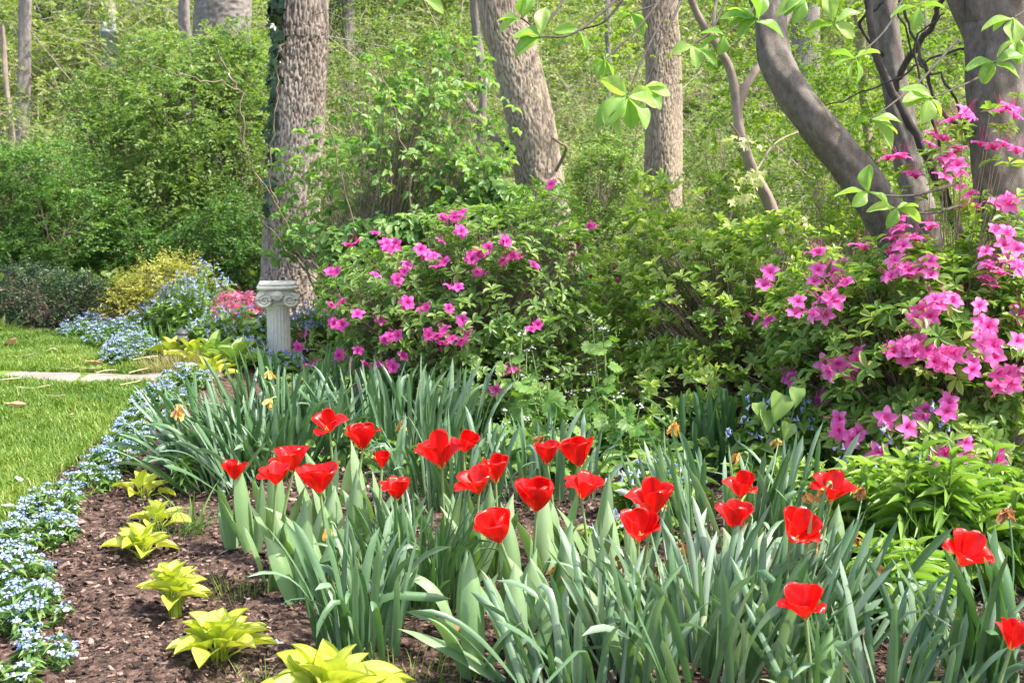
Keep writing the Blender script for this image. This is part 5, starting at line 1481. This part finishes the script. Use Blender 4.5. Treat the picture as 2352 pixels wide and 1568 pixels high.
# --- red tulips
TUL = [ # bloom px, py, width, height, openness, base height factor, label
 (757, 970, 80, 52, .75, .40, 'wide open red tulip standing highest at the left, above the cupped one'),
 (833, 1007, 75, 62, .22, .40, 'cup-shaped red tulip right of the highest left tulip'),
 (877, 1057, 40, 40, .3, .38, 'small red tulip mostly hidden by leaves in the left group'),
 (673, 1057, 92, 64, .55, .38, 'red tulip with a broad open cup behind the two front left ones'),
 (540, 1082, 60, 50, .45, .30, 'small red tulip farthest to the left'),
 (633, 1092, 75, 50, .60, .38, 'red tulip with spreading lower petals, second from the left'),
 (735, 1102, 95, 72, .38, .40, 'red tulip with one petal pointing left, in front of the broad open cup'),
 (1015, 1037, 108, 88, .65, .40, 'large ragged red tulip, left one of the touching double in the centre back'),
 (1064, 1015, 62, 52, .45, .43, 'red tulip tucked behind the right side of the large ragged one'),
 (910, 1125, 80, 58, .50, .38, 'red tulip standing alone left of centre with flared rim'),
 (1138, 1080, 70, 68, .25, .40, 'cupped red tulip behind a flared one, centre pair'),
 (1100, 1108, 88, 62, .62, .38, 'flared red tulip in front of the cupped one, centre pair'),
 (1257, 1043, 65, 58, .40, .38, 'narrow red tulip left of the round back tulip, right of centre'),
 (1333, 1043, 88, 70, .18, .40, 'round full red tulip highest at the right of centre'),
 (1335, 1120, 90, 60, .85, .38, 'flat open red tulip with pale centre below the round full one'),
 (1232, 1142, 86, 76, .10, .40, 'closed goblet red tulip in the centre with a straight stem'),
 (1150, 1212, 96, 80, .32, .40, 'red tulip in front of the goblet one with a petal falling right'),
 (1497, 1150, 108, 94, .50, .40, 'largest red tulip, upper one of the overlapping pair'),
 (1467, 1212, 98, 74, .60, .38, 'red tulip with drooping petals, lower one of the overlapping pair'),
 (1700, 1117, 82, 64, .55, .38, 'open red tulip, upper one of two at the right'),
 (1687, 1187, 82, 72, .40, .38, 'red tulip with a brown dry flower touching it, lower one of two at the right'),
 (1815, 1210, 95, 80, .65, .38, 'red tulip behind daffodil leaves with a dry flower across it'),
 (1910, 1122, 108, 68, .95, .38, 'flat red tulip crossed by a daffodil leaf beside the lime-leaved plant'),
 (1852, 1388, 104, 80, .65, .36, 'red tulip with yellow eye low among the daffodil leaves, right'),
 (2205, 1265, 120, 80, .95, .40, 'red tulip with petals flung wide in front of the lime-leaved plant'),
 (2322, 1460, 100, 78, .50, .36, 'red tulip cut by the right photo edge near the bottom'),
 (2368, 1182, 70, 60, .5, .42, 'red tulip just touching the right photo edge')]
def tulip(px, py, w, h, op, hb, label, seed):
    d = ray(px, py)
    t = (hb - CAMZ) / d[2]
    c = np.array([0, 0, CAMZ]) + d * t
    Y = c[1]
    g = np.random.default_rng(seed)
    bw, bh = S(w, Y) * (1.04 + .10 * op), S(h, Y) * 1.12
    b = np.array([c[0] + g.normal() * .03, c[1] + g.normal() * .02, 0])
    b[2] = float(tz(b[0], b[1]))
    root = thing('tulip', label, 'tulip', b, 0, 'red tulips')
    bot = c - b - np.array([0, 0, bh * .42])
    bl = tulip_bloom(bw, bh * .92, op, seed + 31)
    f = bl.build('bloom', M['red'], root)
    f.location = Vector(bot)
    f.rotation_euler = (g.normal() * .10 + .16 + .16 * op, g.normal() * .12, g.uniform(0, 6.28)) if False else (0, 0, 0)
    f.rotation_euler = (.10 + .22 * op + g.normal() * .14, g.normal() * .17, g.uniform(0, 1.05))
    ce = MB()
    ce.tubes(np.array([[0, 0, .002], [0, 0, .012], [0, 0, .022]]) * bh / .065, np.array([[.0025, .0028, .0032]]) * bh / .065, 7, .7)
    for k in range(6):
        a = k * 1.047
        ce.tubes(np.array([[math.cos(a) * .004, math.sin(a) * .004, .003], [math.cos(a) * .010, math.sin(a) * .010, .018]]) * bh / .065, np.full((1, 2), .0014) * bh / .065, 4, .1)
    co_ = ce.build('stamens', M['yellowcentre'], f)
    sm_ = MB()
    sm_.tubes(crom([(0, 0, -.01), bot * .5 + np.array([g.normal() * .012, g.normal() * .01, 0]), bot + np.array([0, 0, .004])], 14), np.linspace(.0058, .0046, 14)[None], 8, .55)
    sm_.build('stem', M['stemgreen'], root)
    nl = 3 if hb > .33 else 2
    a0 = g.uniform(0, 6.28)
    for k in range(nl):
        lf = MB()
        ln = g.uniform(.25, .36) * (1 - .12 * k)
        az = a0 + k * 2.2 + g.normal() * .4
        strap(lf, np.array([[math.cos(az) * .006, math.sin(az) * .006, -.01 + .02 * k]]), az, g.uniform(.08, .40), g.uniform(.1, .75) + (1.0 if g.uniform() < .15 else 0), ln, g.uniform(.045, .072), g.uniform(.25, .85), K=16, power=2.0, prof='tulip', twist=g.normal() * .5, cross=2, keel=.30)
        lf.build('leaf', M['tulipleaf'], root)
for i, r in enumerate(TUL):
    tulip(*r, seed=i * 7 + 1)
# tulip plants whose flower is gone: only the broad leaves
def tulip_leaves(label, px, py, specs):
    b = gnd(px, py); b[2] = float(tz(b[0], b[1]))
    root = thing('tulip_plant', label, 'tulip plant', b, 0, 'flowerless tulip plants')
    for az, le, dr, ln, wd, ti in specs:
        lf = MB()
        strap(lf, np.array([[math.cos(az) * .01, math.sin(az) * .01, -.01]]), az, le, dr, ln, wd, ti, K=18, power=1.8, prof='tulip', twist=rng.normal() * .3, cross=2, keel=.28)
        lf.build('leaf', M['tulipleaf'], root)
tulip_leaves('broad grey-green leaf fan at the soil edge right of the near hosta', 690, 1385, [(2.6, .25, .9, .27, .085, .35), (1.5, .12, .2, .36, .07, .7), (.3, .3, .5, .30, .07, .6)])
tulip_leaves('tall broad leaf pair rising left of the daffodil clump, from bare mulch', 580, 1275, [(2.2, .22, .1, .36, .07, .5), (1.0, .10, .2, .30, .06, .6), (3.4, .3, .3, .26, .05, .4)])
tulip_leaves('flowerless tulip with a long leaf curling left at the bottom centre', 1190, 1570, [(3.05, .95, .55, .36, .075, .6), (1.7, .1, .3, .33, .07, .8), (.5, .35, .5, .25, .06, .5)])
tulip_leaves('flowerless tulip with a leaf nodding over to the left, bottom centre', 1060, 1480, [(3.0, .12, 1.9, .34, .06, .75), (1.3, .1, .2, .28, .05, .6), (.2, .3, .4, .24, .05, .5)])
tulip_leaves('flowerless tulip with wide upright leaves right of the goblet tulip', 1330, 1440, [(.8, .12, .2, .36, .075, .8), (2.4, .25, .4, .32, .07, .5), (4.6, .2, .8, .26, .06, .7)])
tulip_leaves('flowerless tulip among the stems of the centre pair', 1110, 1330, [(1.2, .1, .2, .34, .065, .6), (2.9, .3, .6, .30, .06, .7), (5.2, .3, .8, .24, .06, .6)])
tulip_leaves('flowerless tulip with wide leaves left of the overlapping tulips', 1420, 1370, [(1.9, .15, .3, .34, .07, .8), (.1, .35, .6, .28, .06, .6), (3.5, .3, .5, .28, .06, .6)])
tulip_leaves('flowerless tulip with pale leaves between the front left tulips and the grassy clump', 800, 1310, [(1.2, .12, .2, .36, .07, .7), (2.8, .28, .4, .32, .065, .5), (.2, .35, .9, .28, .06, .6)])

for lab, px, py, a in [('flowerless tulip with pale leaves under the left trio of blooms', 690, 1330, .3), ('flowerless tulip with a bent leaf right of the grassy clump', 1040, 1390, 1.2), ('flowerless tulip left of the goblet tulip stem', 1190, 1420, 2.1), ('flowerless tulip near the closed goblet bloom, on its right', 1270, 1460, .8),
        ('flowerless tulip beside the leftmost tulip stem, right of it', 640, 1240, 1.9), ('flowerless tulip behind the front left trio, on the bare soil', 740, 1230, .6), ('flowerless tulip left of the lone flared tulip stem', 850, 1230, 2.4), ('small flowerless tulip between the leaf fan and the front left daffodils', 735, 1300, 1.1), ('flowerless tulip with broad pale leaves at the bottom edge, centre', 1180, 1500, .9), ('flowerless tulip with broad pale leaves left of the largest daffodil clump', 1400, 1480, 2.7), ('flowerless tulip with pale leaves below the tulip with a falling petal', 1090, 1560, 1.7), ('flowerless tulip at the bottom edge beside the largest daffodil clump', 1460, 1570, .4), ('flowerless tulip under the lone flared tulip left of centre', 905, 1290, 2.6), ('flowerless tulip at the bottom centre right of the curling leaf', 1300, 1520, .2), ('flowerless tulip behind the goblet tulip', 1255, 1330, 1.6), ('flowerless tulip under the flat open bloom with pale centre', 1370, 1310, 1.0)]:
    tulip_leaves(lab, px, py, [(a, .12, rng.uniform(.1, .6), rng.uniform(.30, .38), .07, rng.uniform(.5, .9)), (a + 2.2, .25, rng.uniform(.3, 1.2), rng.uniform(.26, .34), .065, rng.uniform(.4, .8)), (a + 4.1, .3, rng.uniform(.3, .9), .26, .06, rng.uniform(.4, .8))])

# --- yellow-green hostas
def hosta(label, px, py, nl, L, spread, hgt, seed, cat='hosta', nm='hosta', mat='hosta', grp='yellow-green hostas along the bed edge', wide=.76):
    b = gnd(px, py); b[2] = float(tz(b[0], b[1]))
    root = thing(nm, label, cat, b, 0, grp)
    g = np.random.default_rng(seed)
    for k in range(nl):
        f = k / max(1, nl - 1)
        az = k * 2.399 + g.normal() * .25
        el = .32 + .95 * f ** 1.1 + g.normal() * .12
        lf = MB()
        out = spread * (1 - .80 * f)
        p0 = np.array([math.cos(az) * .018, math.sin(az) * .018, -.01])
        p1 = np.array([math.cos(az) * out, math.sin(az) * out, hgt * (.45 + .55 * f) * g.uniform(.85, 1.1)])
        P = crom([p0, p0 * .4 + p1 * .6 + np.array([-math.cos(az), -math.sin(az), 0]) * out * .25, p1], 8)
        lf.tubes(P, np.linspace(.0042, .0026, 8)[None], 5, .35)
        d = np.array([math.cos(az) * math.cos(el), math.sin(az) * math.cos(el), math.sin(el)])
        n = np.array([-math.cos(az) * math.sin(el), -math.sin(az) * math.sin(el), math.cos(el)]) + g.normal(size=3) * .18
        ll = L * g.uniform(.78, 1.12) * (1 - .15 * f)
        lf.inst(L_HOSTA, [p1], [d], [n], ll, ll * wide * g.uniform(.9, 1.15), g.uniform(.35, .9))
        lf.build('leaf', M[mat], root)
hosta('largest near hosta, broad yellow-green rosette on bare mulch in front', 505, 1512, 22, .100, .060, .085, 1)
hosta('tall narrow stacked hosta behind the largest near one', 402, 1412, 22, .085, .036, .125, 2, wide=.72)
hosta('broad low hosta third from the front in the row', 328, 1278, 15, .092, .05, .06, 3)
hosta('small hosta overhung by thin dark grass blades', 362, 1215, 10, .085, .06, .06, 4)
hosta('small hosta deeper in the row behind grassy leaves', 330, 1142, 11, .085, .075, .06, 5)
hosta('hosta cut off by the bottom edge of the photo', 762, 1630, 24, .12, .10, .10, 6)
hosta('lime hosta at the end of the stone path, by the forget-me-nots', 485, 880, 12, .12, .10, .09, 7)
hosta('lime hosta under the path light, left of its post', 402, 835, 12, .13, .09, .10, 8)
hosta('lime hosta right of the path light post', 448, 842, 14, .14, .10, .11, 9)
hosta('green broad-leaved hosta right of the lime ones by the path light', 495, 838, 12, .18, .12, .13, 10, mat='bluebell_leaf', grp=None)
hosta('green hosta under the pink azalea, right of the other green one', 545, 850, 12, .17, .12, .12, 11, mat='bluebell_leaf', grp=None)

# --- lime lance-leaved perennial, bottom right
def lance_plant(label, px, Y, nst, hgt, rad, L, seed, mat='lime'):
    b = ground_at(px, Y)
    root = thing('leafy_perennial', label, 'garden plant', b, 0, 'lime leafy perennials')
    st, fo = MB(), MB()
    for s in range(nst):
        a = rng.uniform(0, 6.28); r = math.sqrt(rng.uniform())
        base = np.array([math.cos(a) * r * rad[0] * .6, math.sin(a) * r * rad[1] * .6, -.01])
        tip = np.array([math.cos(a) * r * rad[0], math.sin(a) * r * rad[1], hgt * (1 - .25 * r * r) * rng.uniform(.8, 1.05)])
        P = limb(st, [base, (base + tip) / 2 + rng.normal(size=3) * .012, tip], .0045, .0025, 14, 6, .6)
        npair = 11
        for k in range(npair):
            f = .18 + .80 * (k / (npair - 1))
            p = P[int(f * 13)]
            aa = k * 1.57 + s + rng.normal() * .2
            for sg in (0, math.pi):
                q = aa + sg
                el = .15 + .9 * max(0, f - .62) / .38 + rng.normal() * .15
                d = np.array([math.cos(q) * math.cos(el), math.sin(q) * math.cos(el), math.sin(el)])
                n = np.array([-math.cos(q) * math.sin(el), -math.sin(q) * math.sin(el), math.cos(el)]) + rng.normal(size=3) * .2
                ll = L * rng.uniform(.8, 1.15) * (1 - .45 * max(0, f - .7) / .3)
                fo.inst(L_LANCE, [p], [d], [n], ll, ll * rng.uniform(.24, .31), np.clip(.2 + .6 * f + rng.normal() * .12, 0, 1))
    st.build('stems', M['stemgreen'], root); fo.build('foliage', M[mat], root)
lance_plant('lime lance-leaved plant at the right, behind the wide-flung tulip', 2150, 3.95, 17, .50, (.20, .20), .13, 1)
lance_plant('lime lance-leaved plant reaching the right photo edge', 2320, 3.98, 13, .50, (.16, .18), .13, 2)
lance_plant('lime lance-leaved plant nearest the flat red tulip crossed by a leaf', 2020, 4.15, 12, .45, (.15, .16), .125, 3)
lance_plant('low green lance-leaved plant in front of the lime ones', 2100, 3.62, 12, .26, (.24, .12), .11, 4)
lance_plant('small leafy plant between the leaning clump and the right tulips', 1560, 5.0, 7, .26, (.16, .10), .09, 5, 'bluebell_leaf')
lance_plant('leafy plant behind the upper right-hand tulip', 1790, 4.9, 8, .28, (.20, .12), .09, 6, 'bluebell_leaf')
lance_plant('slender upright weed left of the farthest hosta', 408, 5.25, 3, .20, (.06, .05), .07, 7, 'forget_leaf')

# --- heart-shaped broad leaves under the right azalea
hb_ = ground_at(1800, 5.2)
hr = thing('broadleaf_plant', 'plant with big heart-shaped leaves under the left side of the right azalea', 'garden plant', hb_)
q, q2 = MB(), MB()
for (px, py, w) in [(1797, 965, 60), (1760, 985, 44), (1830, 930, 40), (1740, 960, 36), (1810, 1010, 40)]:
    p = at(px, py - w * .5, 5.15) - hb_
    q.inst(L_CORD, [p + np.array([0, 0, S(w, 5.15) * .5])], [np.array([rng.normal() * .3, -.5, -.8])], [np.array([.1 + rng.normal() * .2, -.9, .5])], S(w, 5.15) * 1.15, S(w, 5.15) * .95, .35 + rng.normal() * .15)
    q2.tubes(crom([np.array([0, 0, 0]), p * .5 + np.array([0, .02, .03]), p], 8), np.full((1, 8), .0025), 5, .6)
q.build('foliage', M['bluebell_leaf'], hr); q2.build('stems', M['stemgreen'], hr)

# --- grass tufts and ornamental dry grass
def tuft(label, px, py, n, ln, wd, rad, mat, lean=(.1, .9), droop=(.2, 1.2), tint=(.2, .9), nm='grass_tuft'):
    b = gnd(px, py); b[2] = float(tz(b[0], b[1]))
    mb = MB()
    a = rng.uniform(0, 6.28, n); rr = np.sqrt(rng.uniform(0, 1, n))
    B = np.stack([np.cos(a) * rr * rad[0], np.sin(a) * rr * rad[1], np.full(n, -.005)], -1)
    strap(mb, B, a + rng.normal(size=n) * .6, rng.uniform(*lean, n), rng.uniform(*droop, n), ln * rng.uniform(.5, 1.1, n), wd, rng.uniform(*tint, n), K=7, prof='grass', cross=1)
    o = mb.build(nm, M[mat]); o.location = Vector(b)
    tag(o, label, 'grass tuft')
tuft('fine tan and green ornamental grass mound beside the stone path end', 405, 858, 500, .19, .0032, (.24, .16), 'drygrass', tint=(0, .6))
tuft('second fine tan grass mound left of the lime hosta by the path', 470, 855, 260, .15, .0032, (.16, .12), 'drygrass', tint=(0, .6))
tuft('thin dark grass tuft leaning over a small hosta in the row', 400, 1225, 70, .17, .003, (.10, .07), 'midgreen', (.1, 1.0), (.3, 1.4), (.3, .8))
tuft('sparse straw-tipped grass seedlings in the mulch beside the largest near hosta', 545, 1355, 60, .10, .003, (.09, .10), 'grass', (.05, .6), (.0, .6), (.2, .95))
tuft('short grass at the bottom edge between the cut-off hosta and the tulip leaves', 960, 1560, 110, .11, .003, (.17, .10), 'grass', (.1, 1.0), (.2, 1.2), (.1, .9))
tuft('thin grass seedlings at the bottom edge left of the cut-off hosta', 620, 1570, 26, .09, .003, (.12, .06), 'grass', (.2, 1.0), (.2, 1.2), (.1, .8))
tuft('few upright light green blades between the hosta row and the broad leaf pair', 440, 1215, 10, .24, .013, (.05, .04), 'forget_leaf', (.1, .7), (.1, .8), (.4, .9))
tuft('dark green leaf tuft left of the path light', 372, 812, 60, .26, .022, (.14, .08), 'midgreen', (.05, .4), (.0, .3), (.3, .8), 'leaf_tuft')
tuft('pale leafy sprout at the far left end of the lawn by the evergreen', 8, 760, 14, .22, .05, (.08, .06), 'bluebell_leaf', (.2, .9), (.1, .8), (.4, .9), 'leaf_tuft')
tuft('low weedy grass between the large daffodil clump and the middle tulips', 850, 1340, 90, .12, .004, (.20, .12), 'midgreen', (.2, 1.1), (.2, 1.2), (.4, 1))

# --- turf edge of bare soil and dead grass, fallen leaves, petals, straw
tuft('crumbled brown turf edge with dead grass beside the forget-me-nots', 140, 1150, 240, .05, .004, (.10, .30), 'deadleaf', (.2, 1.4), (.1, 1), (.0, .6), 'dead_grass')
tuft('tan dead grass strip along the lawn edge below the stone path', 318, 985, 220, .05, .004, (.07, .55), 'drygrass', (.2, 1.4), (.1, 1), (.3, 1), 'dead_grass')
def flat_leaf(nm, label, cat, px, py, L, Wd, mat, tint, yaw, grp=None, z=.05, curl=.5, lobes=0):
    b = gnd(px, py); b[2] = float(tz(b[0], b[1])) + z
    g = np.random.default_rng(int(px * 7 + py))
    rows = []
    n = 9
    for i in range(n + 1):
        v = i / n
        w = max(.03, math.sin(math.pi * v ** .9)) * (1 + (.35 * math.sin(v * 19) if lobes else 0))
        for u in (-1, -.5, 0, .5, 1):
            rows.append([u * w * Wd * .5, (v - .5) * L, curl * L * ((v - .5) ** 2 + .35 * u * u * w) + g.normal() * L * .012])
    mb = MB(); mb.grid(np.array(rows).reshape(n + 1, 5, 3), np.clip(tint + .15 * np.array([0 if k % 5 == 2 else g.normal() for k in range((n + 1) * 5)]) * .6, 0, 1))
    o = mb.build(nm, M[mat]); o.location = Vector(b); o.rotation_euler = (g.normal() * .15, g.normal() * .15, yaw)
    tag(o, label, cat, grp)
flat_leaf('fallen_leaf', 'curled orange-brown dead leaf on the far lawn beyond the stone path', 'dead leaf', 28, 810, .13, .09, 'deadleaf', .75, 1.2, curl=.9)
flat_leaf('fallen_leaf', 'tan dead leaf lying on the near lawn, left edge', 'dead leaf', 38, 957, .13, .06, 'deadleaf', .8, 1.5, curl=.5)
flat_leaf('fallen_leaf', 'brown leaves of the soil patch at the lawn corner beyond the path', 'dead leaf', 225, 848, .20, .12, 'deadleaf', .4, 1.4, curl=.3)
flat_leaf('fallen_leaf', 'small pale brown leaf bit on the near lawn right of the tan leaf', 'dead leaf', 168, 980, .05, .04, 'deadleaf', .9, .4, curl=.5)
flat_leaf('fallen_leaf', 'large brown oak leaf caught upright between the toothed plants and green azalea', 'dead leaf', 1480, 1000, .24, .14, 'deadleaf', .65, -.6, z=.22, curl=.5, lobes=1)
flat_leaf('fallen_petal', 'white-pink petal on the near lawn, upper of two', 'petal', 44, 1135, .055, .035, 'petal', .6, .8, 'petals on the lawn')
flat_leaf('fallen_petal', 'white-pink petal on the near lawn, lower of two', 'petal', 20, 1190, .055, .03, 'petal', .3, 1.6, 'petals on the lawn')
flat_leaf('fallen_petal', 'white torn petal on the mulch right of the largest near hosta', 'petal', 628, 1485, .065, .035, 'petal', .9, 1.5, z=.035, curl=.2, lobes=1)
flat_leaf('fallen_petal', 'tiny white petal scrap under the largest near hosta', 'petal', 455, 1508, .03, .016, 'petal', .9, 2.2, z=.03)
flat_leaf('fallen_petal', 'pale pink petal among the forget-me-nots beside the broad low hosta', 'petal', 143, 1245, .04, .03, 'petal', .2, .9, z=.05)
st_l = [(80, 912, .30, 1.4), (130, 930, .22, 1.9), (215, 880, .2, .4), (300, 893, .22, .8), (320, 868, .25, .6), (160, 858, .2, 1.5), (210, 862, .24, 1.7), (50, 836, .28, 1.45), (120, 822, .12, 1.5), (245, 868, .2, 1.2), (335, 845, .28, 1.0), (20, 897, .22, 1.3)]
for i, (px, py, L, yaw) in enumerate(st_l):
    b = gnd(px, py); b[2] = float(tz(b[0], b[1])) + .055
    L *= .65
    mb = MB(); d = np.array([math.sin(yaw), math.cos(yaw), 0])
    mb.tubes(crom([-d * L / 2, rng.normal(size=3) * .008, d * L / 2 + np.array([0, 0, .01])], 6), np.full((1, 6), .0035), 5, rng.uniform(.2, 1))
    o = mb.build('straw_stalk', M['straw']); o.location = Vector(b)
    tag(o, 'dry straw stalk lying on the lawn round the stone path', 'straw', 'dry straw on the lawn')
# white plant label in the daffodils
b = gnd(820, 1385)
mb = MB()
rbox(mb, 0, 0, .10, .020, .0012, .014, .0006, tint=.8)
tl_ = mb.build('plant_label', M['petal'])
pb_ = at(838, 1352, 3.75); tl_.location = Vector(pb_ - np.array([0, 0, .10])); tl_.rotation_euler = (-.25, .1, .1)
tag(tl_, 'small white plant tag half hidden among the front left daffodil leaves', 'plant tag')
q = MB(); q.tubes(np.array([[0, 0, -float(pb_[2]) + .09], [0, 0, .1]]), np.full((1, 2), .002), 5, .5); q.build('stake', M['wire'], tl_)
